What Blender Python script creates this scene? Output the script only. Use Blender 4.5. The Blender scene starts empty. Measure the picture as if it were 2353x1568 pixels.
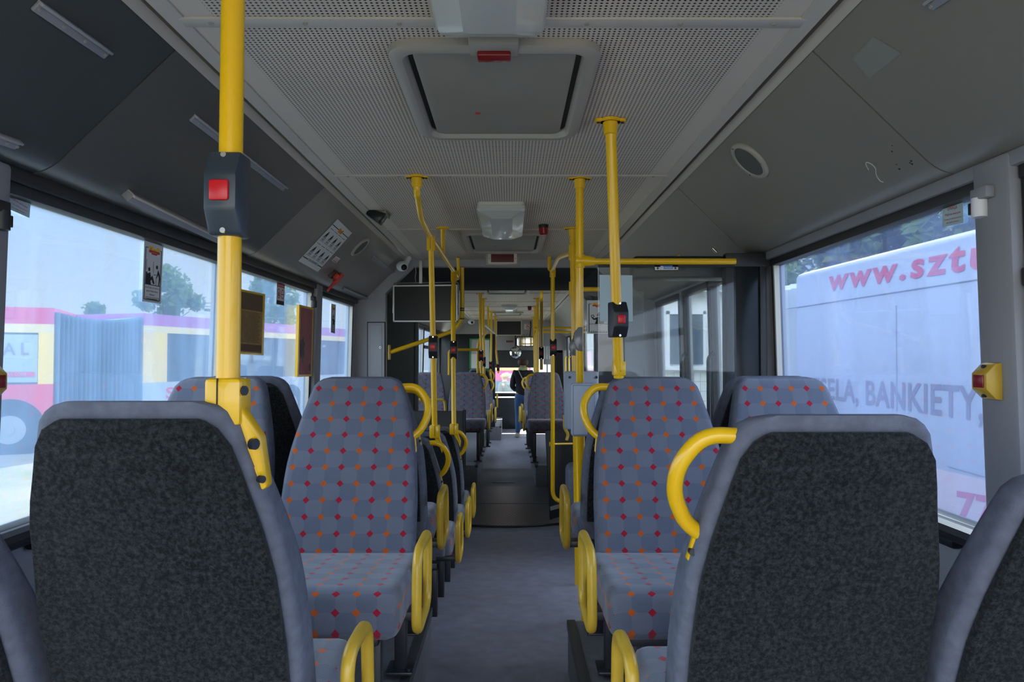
import bpy, bmesh, math, random
from mathutils import Vector, Matrix, noise
random.seed(7)
C = bpy.context.scene.collection
V = Vector
PI = math.pi
# ------------------------------------------------------------------ camera
FPX, CX, CY = 1600.0, 1176.5, 784.0
CAM = V((0.04, 0.0, 1.5))
PITCH = math.atan(39.0 / FPX)
YAW = math.atan(4.5 / FPX)
RM = Matrix.Rotation(-YAW, 3, 'Z') @ Matrix.Rotation(PI / 2 + PITCH, 3, 'X')
cd = bpy.data.cameras.new('camera')
cam = bpy.data.objects.new('camera', cd)
C.objects.link(cam)
cam.location = CAM
cam.rotation_euler = RM.to_euler()
cd.sensor_width = 36.0
cd.lens = FPX / 2353.0 * 36.0
cd.clip_start = 0.02
cd.clip_end = 400
bpy.context.scene.camera = cam

def ray(x, y):
    return (RM @ V(((x - CX) / FPX, -(y - CY) / FPX, -1.0))).normalized()
def hit(x, y, p, n):
    d = ray(x, y)
    return CAM + d * ((p - CAM).dot(n) / d.dot(n))
def PY(x, y, Y): return hit(x, y, V((0, Y, 0)), V((0, 1, 0)))
def PX(x, y, X): return hit(x, y, V((X, 0, 0)), V((1, 0, 0)))
def PZ(x, y, Z): return hit(x, y, V((0, 0, Z)), V((0, 0, 1)))
CEIL = 2.29
def wx(z): return 1.2 + 0.023 * (1.5 - z)
CV0, CV1 = (0.80, CEIL), (1.08, 2.015)          # coving slope, cross-section
def covn(s): return V((-s * 0.275, 0, -0.28)).normalized()
def COV(s, x, y, off=0.0):
    n = covn(s)
    return hit(x, y, V((s * CV0[0], 0, CV0[1])) + n * off, n)
def WALL(s, x, y, off=0.0):
    a, b = V((s * wx(1.0), 0, 1.0)), V((s * wx(2.0), 0, 2.0))
    n = (b - a).cross(V((0, 1, 0))).normalized()
    if n.x * s > 0: n = -n
    return hit(x, y, a + n * off, n)
def walln(s):
    return V((-s, 0, -0.023)).normalized()

# ------------------------------------------------------------------ materials
def nodes(m):
    m.use_nodes = True
    return m.node_tree.nodes, m.node_tree.links, m.node_tree.nodes['Principled BSDF']
def M(name, col, rough=0.5, metal=0.0, bump=0.0, bscale=200.0, var=0.0, vscale=8.0, spec=0.5, coat=0.0):
    m = bpy.data.materials.new(name)
    N, L, b = nodes(m)
    b.inputs['Base Color'].default_value = (*col, 1)
    b.inputs['Roughness'].default_value = rough
    b.inputs['Metallic'].default_value = metal
    b.inputs['Specular IOR Level'].default_value = spec
    b.inputs['Coat Weight'].default_value = coat
    if bump or var:
        tc = N.new('ShaderNodeTexCoord')
    if var:
        n = N.new('ShaderNodeTexNoise'); n.inputs['Scale'].default_value = vscale; n.inputs['Detail'].default_value = 5
        L.new(tc.outputs['Object'], n.inputs['Vector'])
        r = N.new('ShaderNodeMapRange'); r.inputs['To Min'].default_value = 1 - var; r.inputs['To Max'].default_value = 1 + var
        r.inputs['From Min'].default_value = .3; r.inputs['From Max'].default_value = .7
        L.new(n.outputs['Fac'], r.inputs['Value'])
        x = N.new('ShaderNodeVectorMath'); x.operation = 'SCALE'; x.inputs[0].default_value = col
        L.new(r.outputs[0], x.inputs['Scale']); L.new(x.outputs[0], b.inputs['Base Color'])
    if bump:
        n = N.new('ShaderNodeTexNoise'); n.inputs['Scale'].default_value = bscale; n.inputs['Detail'].default_value = 3
        L.new(tc.outputs['Object'], n.inputs['Vector'])
        bp = N.new('ShaderNodeBump'); bp.inputs['Strength'].default_value = bump; bp.inputs['Distance'].default_value = 0.002
        L.new(n.outputs['Fac'], bp.inputs['Height']); L.new(bp.outputs[0], b.inputs['Normal'])
    return m
def mth(N, L, op, a, b=None, c=None):
    n = N.new('ShaderNodeMath'); n.operation = op
    for i, v in enumerate((a, b, c)):
        if v is None: continue
        if isinstance(v, (int, float)): n.inputs[i].default_value = v
        else: L.new(v, n.inputs[i])
    return n.outputs[0]
def mix(N, L, f, a, b):
    n = N.new('ShaderNodeMix'); n.data_type = 'RGBA'
    for s, v in ((n.inputs[0], f), (n.inputs[6], a), (n.inputs[7], b)):
        if isinstance(v, (int, float)): s.default_value = v
        elif isinstance(v, tuple): s.default_value = (*v, 1)
        else: L.new(v, s)
    return n.outputs[2]

def fabric():
    m = bpy.data.materials.new('seat_fabric_diamonds')
    N, L, b = nodes(m)
    uv = N.new('ShaderNodeUVMap'); uv.uv_map = 'UVMap'
    sp = N.new('ShaderNodeSeparateXYZ'); L.new(uv.outputs[0], sp.inputs[0])
    S = 1 / 0.054
    u = mth(N, L, 'MULTIPLY', sp.outputs[0], S); v = mth(N, L, 'MULTIPLY', sp.outputs[1], S)
    u = mth(N, L, 'ADD', u, 50.0); v = mth(N, L, 'ADD', v, 50.0)
    fu = mth(N, L, 'ABSOLUTE', mth(N, L, 'SUBTRACT', mth(N, L, 'FRACT', u), 0.5))
    fv = mth(N, L, 'ABSOLUTE', mth(N, L, 'SUBTRACT', mth(N, L, 'FRACT', v), 0.5))
    d = mth(N, L, 'ADD', fu, fv)
    dm = mth(N, L, 'LESS_THAN', d, 0.21)
    par = mth(N, L, 'MODULO', mth(N, L, 'FLOOR', u), 2.0)
    chk = mth(N, L, 'MODULO', mth(N, L, 'ADD', mth(N, L, 'FLOOR', mth(N, L, 'ADD', u, .5)), mth(N, L, 'FLOOR', mth(N, L, 'ADD', v, .5))), 2.0)
    tw = mth(N, L, 'FRACT', mth(N, L, 'MULTIPLY', mth(N, L, 'ADD', sp.outputs[0], sp.outputs[1]), 170.0))
    tw = mth(N, L, 'GREATER_THAN', tw, 0.5)
    base = mix(N, L, chk, (.088, .108, .158), (.124, .137, .182))
    base = mix(N, L, mth(N, L, 'MULTIPLY', tw, .28), base, (.25, .27, .34))
    ns = N.new('ShaderNodeTexNoise'); ns.inputs['Scale'].default_value = 9; ns.inputs['Detail'].default_value = 4
    L.new(uv.outputs[0], ns.inputs['Vector'])
    base = mix(N, L, mth(N, L, 'MULTIPLY', ns.outputs['Fac'], .22), base, (.22, .21, .22))
    dia = mix(N, L, par, (.36, .010, .030), (.52, .10, .015))
    col = mix(N, L, dm, base, dia)
    L.new(col, b.inputs['Base Color'])
    b.inputs['Roughness'].default_value = .95
    b.inputs['Specular IOR Level'].default_value = .15
    b.inputs['Sheen Weight'].default_value = .25
    n2 = N.new('ShaderNodeTexNoise'); n2.inputs['Scale'].default_value = 700
    L.new(uv.outputs[0], n2.inputs['Vector'])
    bp = N.new('ShaderNodeBump'); bp.inputs['Strength'].default_value = .5; bp.inputs['Distance'].default_value = .002
    L.new(n2.outputs['Fac'], bp.inputs['Height']); L.new(bp.outputs[0], b.inputs['Normal'])
    return m
def felt():
    m = bpy.data.materials.new('seat_back_felt')
    N, L, b = nodes(m)
    tc = N.new('ShaderNodeTexCoord')
    n = N.new('ShaderNodeTexNoise'); n.inputs['Scale'].default_value = 130; n.inputs['Detail'].default_value = 8; n.inputs['Roughness'].default_value = .75
    L.new(tc.outputs['Object'], n.inputs['Vector'])
    cr = N.new('ShaderNodeValToRGB'); L.new(n.outputs['Fac'], cr.inputs[0])
    cr.color_ramp.elements[0].position = .42; cr.color_ramp.elements[0].color = (.008, .009, .010, 1)
    cr.color_ramp.elements[1].position = .72; cr.color_ramp.elements[1].color = (.048, .051, .053, 1)
    L.new(cr.outputs[0], b.inputs['Base Color'])
    b.inputs['Roughness'].default_value = 1; b.inputs['Specular IOR Level'].default_value = .1; b.inputs['Sheen Weight'].default_value = .08
    w = N.new('ShaderNodeTexNoise'); w.inputs['Scale'].default_value = 5; w.inputs['Detail'].default_value = 2
    L.new(tc.outputs['Object'], w.inputs['Vector'])
    h = mth(N, L, 'ADD', mth(N, L, 'MULTIPLY', n.outputs['Fac'], .12), mth(N, L, 'MULTIPLY', w.outputs['Fac'], 2.2))
    bp = N.new('ShaderNodeBump'); bp.inputs['Strength'].default_value = .6; bp.inputs['Distance'].default_value = .012
    L.new(h, bp.inputs['Height']); L.new(bp.outputs[0], b.inputs['Normal'])
    return m
def perforated():
    m = bpy.data.materials.new('perforated_ceiling')
    N, L, b = nodes(m)
    tc = N.new('ShaderNodeTexCoord'); sp = N.new('ShaderNodeSeparateXYZ'); L.new(tc.outputs['Object'], sp.inputs[0])
    S = 1 / 0.0122
    u = mth(N, L, 'ADD', mth(N, L, 'MULTIPLY', sp.outputs[0], S), 900.5); v = mth(N, L, 'ADD', mth(N, L, 'MULTIPLY', sp.outputs[1], S), 900.0)
    fu = mth(N, L, 'SUBTRACT', mth(N, L, 'FRACT', u), .5); fv = mth(N, L, 'SUBTRACT', mth(N, L, 'FRACT', v), .5)
    r2 = mth(N, L, 'ADD', mth(N, L, 'MULTIPLY', fu, fu), mth(N, L, 'MULTIPLY', fv, fv))
    hole = mth(N, L, 'LESS_THAN', r2, .26 ** 2)
    ins = mth(N, L, 'LESS_THAN', mth(N, L, 'ABSOLUTE', sp.outputs[0]), .645)
    hole = mth(N, L, 'MULTIPLY', hole, ins)
    col = mix(N, L, hole, (.57, .495, .41), (.030, .014, .010))
    L.new(col, b.inputs['Base Color']); b.inputs['Roughness'].default_value = .55
    return m
def dirty_glass(name, lo, hi, tint=(.80, .90, 1.0), dcol=(.62, .76, .95), streak=True, refl=.55):
    m = bpy.data.materials.new(name)
    m.use_nodes = True
    N, L = m.node_tree.nodes, m.node_tree.links
    N.clear()
    out = N.new('ShaderNodeOutputMaterial')
    tr = N.new('ShaderNodeBsdfTransparent'); tr.inputs[0].default_value = (*tint, 1)
    tl = N.new('ShaderNodeBsdfTranslucent'); tl.inputs[0].default_value = (*dcol, 1)
    df = N.new('ShaderNodeBsdfDiffuse'); df.inputs[0].default_value = (*dcol, 1)
    gl = N.new('ShaderNodeBsdfGlossy'); gl.inputs['Roughness'].default_value = .03
    tc = N.new('ShaderNodeTexCoord')
    mp = N.new('ShaderNodeMapping'); mp.inputs['Scale'].default_value = (1, 3.2, .5) if streak else (1, 1, 1)
    L.new(tc.outputs['Object'], mp.inputs[0])
    n = N.new('ShaderNodeTexNoise'); n.inputs['Scale'].default_value = 2.6; n.inputs['Detail'].default_value = 7; n.inputs['Roughness'].default_value = .6
    L.new(mp.outputs[0], n.inputs['Vector'])
    n2 = N.new('ShaderNodeTexNoise'); n2.inputs['Scale'].default_value = 1.7; n2.inputs['Detail'].default_value = 3
    L.new(tc.outputs['Object'], n2.inputs['Vector'])
    f = mth(N, L, 'ADD', mth(N, L, 'MULTIPLY', n.outputs['Fac'], .6), mth(N, L, 'MULTIPLY', n2.outputs['Fac'], .4))
    r = N.new('ShaderNodeMapRange'); r.inputs['From Min'].default_value = .36; r.inputs['From Max'].default_value = .66
    r.inputs['To Min'].default_value = lo; r.inputs['To Max'].default_value = hi
    L.new(f, r.inputs[0])
    m1 = N.new('ShaderNodeMixShader'); m1.inputs[0].default_value = .3; L.new(tl.outputs[0], m1.inputs[1]); L.new(df.outputs[0], m1.inputs[2])
    m2 = N.new('ShaderNodeMixShader'); L.new(r.outputs[0], m2.inputs[0]); L.new(tr.outputs[0], m2.inputs[1]); L.new(m1.outputs[0], m2.inputs[2])
    fr = N.new('ShaderNodeFresnel'); fr.inputs[0].default_value = 1.35
    m3 = N.new('ShaderNodeMixShader'); L.new(mth(N, L, 'MULTIPLY', fr.outputs[0], refl), m3.inputs[0]); L.new(m2.outputs[0], m3.inputs[1]); L.new(gl.outputs[0], m3.inputs[2])
    L.new(m3.outputs[0], out.inputs[0])
    return m
def tread():
    m = bpy.data.materials.new('tread_plate')
    N, L, b = nodes(m)
    tc = N.new('ShaderNodeTexCoord'); sp = N.new('ShaderNodeSeparateXYZ'); L.new(tc.outputs['Object'], sp.inputs[0])
    u = mth(N, L, 'ADD', mth(N, L, 'MULTIPLY', sp.outputs[0], 30.0), 100.0); v = mth(N, L, 'ADD', mth(N, L, 'MULTIPLY', sp.outputs[1], 22.0), 100.0)
    off = mth(N, L, 'MULTIPLY', mth(N, L, 'MODULO', mth(N, L, 'FLOOR', v), 2.0), .5)
    fu = mth(N, L, 'ABSOLUTE', mth(N, L, 'SUBTRACT', mth(N, L, 'FRACT', mth(N, L, 'ADD', u, off)), .5))
    fv = mth(N, L, 'ABSOLUTE', mth(N, L, 'SUBTRACT', mth(N, L, 'FRACT', v), .5))
    mk = mth(N, L, 'MULTIPLY', mth(N, L, 'LESS_THAN', fu, .32), mth(N, L, 'LESS_THAN', fv, .2))
    L.new(mix(N, L, mk, (.055, .058, .062), (.20, .205, .21)), b.inputs['Base Color'])
    b.inputs['Roughness'].default_value = .38; b.inputs['Metallic'].default_value = .55
    return m

MAT = dict(
    fabric=fabric(), felt=felt(), perf=perforated(), tread=tread(),
    plain=M('seat_edge_fabric', (.135, .145, .185), .95, bump=.5, bscale=500, var=.16, vscale=40, spec=.15),
    yellow=M('yellow_paint', (.86, .49, .002), .28, coat=.4),
    yellow_worn=M('worn_yellow_plastic', (.56, .35, .03), .32, var=.10, vscale=12),
    steel=M('dark_steel', (.018, .020, .026), .4),
    chrome=M('chrome', (.75, .75, .75), .2, 1.0),
    alu=M('aluminium', (.42, .42, .42), .35, .8),
    ceil=M('ceiling_strip', (.48, .43, .37), .45),
    groove=M('groove_black', (.012, .012, .012), .6),
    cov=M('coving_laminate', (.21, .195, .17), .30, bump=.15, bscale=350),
    cov_refl=M('coving_painted_reflection', (.062, .070, .068), .20, bump=.12, bscale=350),  # same laminate with a dark reflection painted into its colour
    wall=M('wall_laminate', (.33, .325, .33), .5, bump=.2, bscale=300),
    wallp=M('pillar_grey', (.25, .25, .27), .5),
    panel=M('locker_grey', (.36, .355, .36), .5),
    rubber=M('black_rubber', (.018, .018, .02), .45),
    black=M('black_plastic', (.012, .013, .015), .4),
    bluegrey=M('button_box_grey', (.030, .042, .056), .32),
    red=M('red_button', (.60, .012, .018), .3),
    redlens=M('red_lens', (.22, .008, .012), .2),
    redscreen=M('red_display', (.11, .006, .012), .25),
    orange=M('hammer_red', (.55, .04, .02), .4),
    floor=M('vinyl_floor', (.20, .20, .255), .48, var=.16, vscale=14, bump=.2, bscale=60),
    podium=M('podium_vinyl', (.15, .15, .17), .6, var=.12, vscale=30),
    podedge=M('podium_edge', (.055, .058, .062), .5),
    hatch=M('hatch_grey', (.25, .228, .19), .42, var=.05, vscale=5),
    hatchf=M('hatch_frame_grey', (.33, .30, .255), .4),
    lens=M('lamp_plastic', (.50, .50, .45), .22, coat=.3),
    cream=M('cream_plastic', (.62, .58, .50), .4),
    white=M('white_plastic', (.70, .70, .72), .4),
    paper=M('white_paper', (.62, .62, .60), .7),
    paperb=M('pale_blue_sheet', (.46, .58, .60), .6),
    patch=M('adhesive_patch', (.225, .22, .205), .45),
    ink=M('black_ink', (.012, .012, .016), .7),
    inkg=M('grey_ink', (.10, .10, .11), .7),
    redink=M('red_ink', (.50, .03, .05), .6),
    yelink=M('yellow_ink', (.75, .52, .05), .6),
    orgink=M('orange_ink', (.70, .25, .02), .6),
    blueink=M('blue_ink', (.05, .16, .42), .4),
    greenf=M('green_frame', (.0, .25, .04), .5),
    grille=M('speaker_grille', (.085, .082, .075), .6, bump=.6, bscale=600),
    screen=M('dark_screen', (.014, .017, .018), .22, spec=.22),
    validator=M('validator_grey', (.34, .38, .46), .45),
    validator2=M('validator_light', (.40, .45, .54), .4),
    cov_refl_mid=M('coving_painted_reflection_mid', (.105, .104, .096), .24, bump=.13, bscale=350),  # weaker painted reflection, between the dark and the plain coving
    smoky=M('smoky_grip', (.16, .165, .175), .15),
    bellows=M('bellows_rubber', (.055, .058, .056), .6),
    bin=M('dark_panel', (.016, .018, .020), .35),
    hammerbk=M('hammer_bracket', (.05, .03, .025), .5),
    brown=M('board_brown', (.36, .21, .06), .6, var=.25, vscale=18),
    maroon=M('board_maroon', (.34, .10, .11), .55, var=.22, vscale=7),
    mirrorm=M('mirror_glass', (.8, .85, .9), .03, 1.0),
    blind=M('blind_fabric', (.030, .034, .034), .8),
    glass=dirty_glass('partition_glass', .02, .06, tint=(.92, .95, .96), dcol=(.6, .64, .66), refl=1.3),
    gl_left=dirty_glass('window_glass_hazy', .09, .30, tint=(.90, .96, 1.0), dcol=(.40, .64, 1.0)),
    gl_right=dirty_glass('window_glass_dusty', .08, .19, tint=(.80, .89, 1.0), dcol=(.42, .55, .92)),
    gl_front=dirty_glass('windscreen_glass', .02, .06, tint=(.9, .95, .97)),
)

# ------------------------------------------------------------------ mesh helpers
ORG = {}
def _shade(me, ang=35):
    me.polygons.foreach_set('use_smooth', [True] * len(me.polygons))
    me.set_sharp_from_angle(angle=math.radians(ang))
def mesh_of(bm, name, mats, ang=35, norm=True):
    if norm: bmesh.ops.recalc_face_normals(bm, faces=bm.faces)
    me = bpy.data.meshes.new(name)
    bm.to_mesh(me); bm.free()
    for m in (mats if isinstance(mats, (list, tuple)) else [mats]):
        me.materials.append(MAT[m] if isinstance(m, str) else m)
    _shade(me, ang)
    return me
def link(name, me, parent=None, label=None):
    o = bpy.data.objects.new(name, me); C.objects.link(o)
    if parent is not None:
        o.parent = parent; ORG[o.name] = ORG[parent.name]
    if label: o['label'] = label
    return o
SPLIT = {'screw', 'bolt', 'cable_tie', 'leaflet', 'eye', 'ear', 'hanging_rod'}
def islands(bm):
    todo = set(bm.verts); out = []
    while todo:
        st = [todo.pop()]; isl = set(st)
        while st:
            v = st.pop()
            for e in v.link_edges:
                w = e.other_vert(v)
                if w in todo: todo.remove(w); isl.add(w); st.append(w)
        out.append(isl)
    return out
def part(name, bm, mats, parent, label=None, ang=35):
    bmesh.ops.translate(bm, verts=bm.verts, vec=-ORG[parent.name])
    if name in SPLIT:
        isl = islands(bm)
        if len(isl) > 1:
            for vs in isl:
                b2 = bmesh.new(); mp = {v: b2.verts.new(v.co) for v in vs}
                for f in {f for v in vs for f in v.link_faces}: b2.faces.new([mp[v] for v in f.verts]).material_index = f.material_index
                o = link(name, mesh_of(b2, name, mats, ang), parent, label)
            bm.free()
            return o
    return link(name, mesh_of(bm, name, mats, ang), parent, label)
def thing(name, label, cat, loc=(0, 0, 0), group=None, rz=0.0, local=False):
    o = bpy.data.objects.new(name, None); C.objects.link(o)
    o.location = loc; o.rotation_euler = (0, 0, rz); o.empty_display_size = .05
    o['label'] = label; o['category'] = cat
    if group: o['group'] = group
    ORG[o.name] = V((0, 0, 0)) if local else V(loc)
    return o
def solo(name, bm, mats, label, cat, group=None, kind=None, ang=35):
    vs = [v.co for v in bm.verts]
    lo = [min(v[i] for v in vs) for i in range(3)]; hi = [max(v[i] for v in vs) for i in range(3)]
    loc = V(((lo[0] + hi[0]) / 2, (lo[1] + hi[1]) / 2, lo[2]))
    bmesh.ops.translate(bm, verts=bm.verts, vec=-loc)
    o = link(name, mesh_of(bm, name, mats, ang)); o.location = loc
    ORG[o.name] = loc
    o['label'] = label; o['category'] = cat
    if group: o['group'] = group
    if kind: o['kind'] = kind
    return o
def struct(name, bm, mats, label=None, cat=None, parent=None, ang=35):
    if parent: return part(name, bm, mats, parent, label, ang)
    o = link(name, mesh_of(bm, name, mats, ang)); ORG[o.name] = V((0, 0, 0))
    o['kind'] = 'structure'
    if label: o['label'] = label
    if cat: o['category'] = cat
    return o
def B(): return bmesh.new()
def hexa(bm, p, mi=0):
    v = [bm.verts.new(q) for q in p]
    fs = []
    for f in ((0, 3, 2, 1), (4, 5, 6, 7), (0, 1, 5, 4), (1, 2, 6, 5), (2, 3, 7, 6), (3, 0, 4, 7)):
        fc = bm.faces.new([v[i] for i in f]); fc.material_index = mi; fs.append(fc)
    return v, fs
def box(bm, lo, hi, bev=0.0, mi=0, seg=2, rot=None, ctr=None):
    (x0, y0, z0), (x1, y1, z1) = lo, hi
    v, fs = hexa(bm, [(x0, y0, z0), (x1, y0, z0), (x1, y1, z0), (x0, y1, z0), (x0, y0, z1), (x1, y0, z1), (x1, y1, z1), (x0, y1, z1)], mi)
    if bev:
        es = list({e for f in fs for e in f.edges})
        r = bmesh.ops.bevel(bm, geom=es, offset=bev, segments=seg, profile=.5, affect='EDGES')
        vs = {q for q in r['verts']} | {q for q in v if q.is_valid}
        for f in r['faces']: f.material_index = mi
        v = list(vs)
    if rot is not None:
        bmesh.ops.rotate(bm, verts=v, cent=ctr if ctr is not None else V(((x0 + x1) / 2, (y0 + y1) / 2, (z0 + z1) / 2)), matrix=rot)
    return v
def obox(bm, o, u, v, w, bev=0.0, mi=0):
    """box from corner o along three edge vectors"""
    o, u, v, w = V(o), V(u), V(v), V(w)
    vs, fs = hexa(bm, [o, o + u, o + u + v, o + v, o + w, o + u + w, o + u + v + w, o + v + w], mi)
    if bev:
        es = list({e for f in fs for e in f.edges})
        r = bmesh.ops.bevel(bm, geom=es, offset=bev, segments=2, profile=.5, affect='EDGES')
        for f in r['faces']: f.material_index = mi
def fillet(pts, r, seg=5):
    pts = [V(p) for p in pts]
    if r <= 0: return pts
    out = [pts[0]]
    for i in range(1, len(pts) - 1):
        a, b, c = pts[i - 1], pts[i], pts[i + 1]
        d1, d2 = (a - b), (c - b)
        t = min(r, d1.length * .48, d2.length * .48)
        p, q = b + d1.normalized() * t, b + d2.normalized() * t
        for k in range(seg + 1):
            s = k / seg
            out.append(p * (1 - s) ** 2 + b * 2 * s * (1 - s) + q * s * s)
    out.append(pts[-1])
    return out
def tube(bm, pts, r, n=12, closed=False, mi=0, flat=1.0):
    pts = [V(p) for p in pts]
    m = len(pts)
    rings = []
    T0 = (pts[1] - pts[0]).normalized()
    up = V((0, 0, 1)) if abs(T0.z) < .9 else V((1, 0, 0))
    nrm = T0.cross(up).normalized()
    for i in range(m):
        if closed: T = (pts[(i + 1) % m] - pts[i - 1]).normalized()
        elif i == 0: T = T0
        elif i == m - 1: T = (pts[-1] - pts[-2]).normalized()
        else: T = (pts[i + 1] - pts[i - 1]).normalized()
        nrm = (nrm - T * nrm.dot(T)).normalized()
        bn = T.cross(nrm)
        rr = r[i] if isinstance(r, (list, tuple)) else r
        rings.append([bm.verts.new(pts[i] + (nrm * math.cos(a) + bn * math.sin(a) * flat) * rr) for a in (2 * PI * k / n for k in range(n))])
    for i in range(m if closed else m - 1):
        a, b = rings[i], rings[(i + 1) % m]
        for k in range(n):
            f = bm.faces.new((a[k], a[(k + 1) % n], b[(k + 1) % n], b[k])); f.material_index = mi
    if not closed:
        for rg in (rings[0], rings[-1]):
            f = bm.faces.new(rg); f.material_index = mi
    return rings
def loft(bm, rings, mi=0, cap=True, closed=True):
    rv = [[bm.verts.new(p) for p in r] for r in rings]
    n = len(rv[0])
    for a, b in zip(rv, rv[1:]):
        for k in range(n if closed else n - 1):
            f = bm.faces.new((a[k], a[(k + 1) % n], b[(k + 1) % n], b[k])); f.material_index = mi
    if cap:
        for r in (rv[0], rv[-1]):
            f = bm.faces.new(r); f.material_index = mi
    return rv
def cyl(bm, p0, p1, r0, r1=None, n=16, mi=0):
    return tube(bm, [p0, p1], [r0, r0 if r1 is None else r1], n, mi=mi)
def prism(bm, pts, ext, mi=0, bev=0.0):
    a = [bm.verts.new(V(p)) for p in pts]; b = [bm.verts.new(V(p) + V(ext)) for p in pts]
    n = len(a); fs = [bm.faces.new(a), bm.faces.new(b[::-1])]
    for k in range(n): fs.append(bm.faces.new((a[k], b[k], b[(k + 1) % n], a[(k + 1) % n])))
    for f in fs: f.material_index = mi
    if bev:
        es = list({e for f in fs for e in f.edges})
        bmesh.ops.recalc_face_normals(bm, faces=fs)
        bmesh.ops.bevel(bm, geom=es, offset=bev, segments=2, profile=.5, affect='EDGES')
def sphere(bm, c, r, n=16, mi=0, sc=(1, 1, 1)):
    q = bmesh.ops.create_uvsphere(bm, u_segments=n, v_segments=max(6, n // 2), radius=1.0)
    for v in q['verts']: v.co = V(c) + V((v.co.x * r * sc[0], v.co.y * r * sc[1], v.co.z * r * sc[2]))
    for f in {f for v in q['verts'] for f in v.link_faces}: f.material_index = mi
def rrect(hw, hd, r, seg=3, e=None):
    """rounded rectangle outline around 0"""
    r = min(r, hw * .999, hd * .999)
    out = []
    for sx, sy, a0 in ((1, 1, 0), (-1, 1, PI / 2), (-1, -1, PI), (1, -1, 1.5 * PI)):
        for k in range(seg + 1):
            a = a0 + PI / 2 * k / seg
            out.append((sx * (hw - r) + r * math.cos(a), sy * (hd - r) + r * math.sin(a)))
    return out
def wbox(bm, s, y0, y1, z0, z1, n0, n1, mi=0, bev=0):
    """box following the leaning side wall; n = distance inward from the wall line"""
    P = lambda y, z, n: V((s * (wx(z) - n), y, z))
    v, fs = hexa(bm, [P(y0, z0, n0), P(y1, z0, n0), P(y1, z0, n1), P(y0, z0, n1), P(y0, z1, n0), P(y1, z1, n0), P(y1, z1, n1), P(y0, z1, n1)], mi)
    if bev:
        bmesh.ops.recalc_face_normals(bm, faces=fs)
        bmesh.ops.bevel(bm, geom=list({e for f in fs for e in f.edges}), offset=bev, segments=2, profile=.5, affect='EDGES')

class Quad:
    """a flat sheet with corners TL,TR,BR,BL; u right, v down"""
    def __init__(q, tl, tr, br, bl, toward=CAM):
        q.c = [V(p) for p in (tl, tr, br, bl)]
        q.n = (q.c[1] - q.c[0]).cross(q.c[3] - q.c[0]).normalized()
        if q.n.dot(toward - q.c[0]) < 0: q.n = -q.n
    def pt(q, u, v, off=0.0):
        a, b, c, d = q.c
        return (a * (1 - u) + b * u) * (1 - v) + (d * (1 - u) + c * u) * v + q.n * off
    def slab(q, bm, th=.001, mi=0, u0=0, v0=0, u1=1, v1=1, off=0.0):
        ps = [q.pt(u0, v0, off), q.pt(u1, v0, off), q.pt(u1, v1, off), q.pt(u0, v1, off)]
        prism(bm, ps, q.n * th, mi)
    def poly(q, bm, pts, off, mi=0):
        f = bm.faces.new([bm.verts.new(q.pt(u, v, off)) for u, v in pts]); f.material_index = mi
    def rect(q, bm, u0, v0, u1, v1, off, mi=0):
        q.poly(bm, [(u0, v0), (u1, v0), (u1, v1), (u0, v1)], off, mi)
    def disc(q, bm, u, v, ru, rv, off, mi=0, n=16):
        q.poly(bm, [(u + ru * math.cos(2 * PI * k / n), v + rv * math.sin(2 * PI * k / n)) for k in range(n)], off, mi)
    def ring(q, bm, u, v, ru, rv, t, off, mi=0, n=24):
        for k in range(n):
            a, b = 2 * PI * k / n, 2 * PI * (k + 1) / n
            q.poly(bm, [(u + ru * math.cos(a), v + rv * math.sin(a)), (u + ru * math.cos(b), v + rv * math.sin(b)),
                        (u + ru * (1 - t) * math.cos(b), v + rv * (1 - t) * math.sin(b)), (u + ru * (1 - t) * math.cos(a), v + rv * (1 - t) * math.sin(a))], off, mi)
    def frame(q, bm, u0, v0, u1, v1, tu, tv, off, mi=0):
        q.rect(bm, u0, v0, u1, v0 + tv, off, mi); q.rect(bm, u0, v1 - tv, u1, v1, off, mi)
        q.rect(bm, u0, v0 + tv, u0 + tu, v1 - tv, off, mi); q.rect(bm, u1 - tu, v0 + tv, u1, v1 - tv, off, mi)
    def bars(q, bm, u0, v0, u1, v1, off, n=7, mi=0, seed=1):
        rnd = random.Random(seed); u = u0; st = (u1 - u0) / n
        for k in range(n):
            q.rect(bm, u + st * .06, v0 + (v1 - v0) * rnd.choice((.0, .2)), u + st * rnd.uniform(.55, .85), v1, off, mi); u += st
    def text(q, bm, body, u0, v0, u1, v1, off, mi=0, shear=0.0, bold=0.0, keep=False):
        for x, y, fset in glyphs(body, bold):
            pass
        vs, fs = TEXT[(body, bold)]
        xs = [p[0] for p in vs]; ys = [p[1] for p in vs]
        x0, x1, y0, y1 = min(xs), max(xs), min(ys), max(ys)
        out = []
        for x, y in vs:
            fx, fy = (x - x0) / (x1 - x0), (y - y0) / (y1 - y0)
            out.append(bm.verts.new(q.pt(u0 + (u1 - u0) * fx + shear * fy, v1 + (v0 - v1) * fy, off)))
        for f in fs:
            try:
                g = bm.faces.new([out[i] for i in f]); g.material_index = mi
            except ValueError: pass
TEXT = {}
def glyphs(body, bold=0.0, sp=1.0):
    if (body, bold) not in TEXT:
        cu = bpy.data.curves.new('lettering', 'FONT'); cu.body = body; cu.resolution_u = 3; cu.offset = bold; cu.space_character = sp
        o = bpy.data.objects.new('lettering', cu); C.objects.link(o)
        bpy.context.view_layer.update()
        me = bpy.data.meshes.new_from_object(o.evaluated_get(bpy.context.evaluated_depsgraph_get()))
        TEXT[(body, bold)] = ([(v.co.x, v.co.y) for v in me.vertices], [tuple(p.vertices) for p in me.polygons])
        bpy.data.objects.remove(o); bpy.data.curves.remove(cu); bpy.data.meshes.remove(me)
    return []
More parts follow.
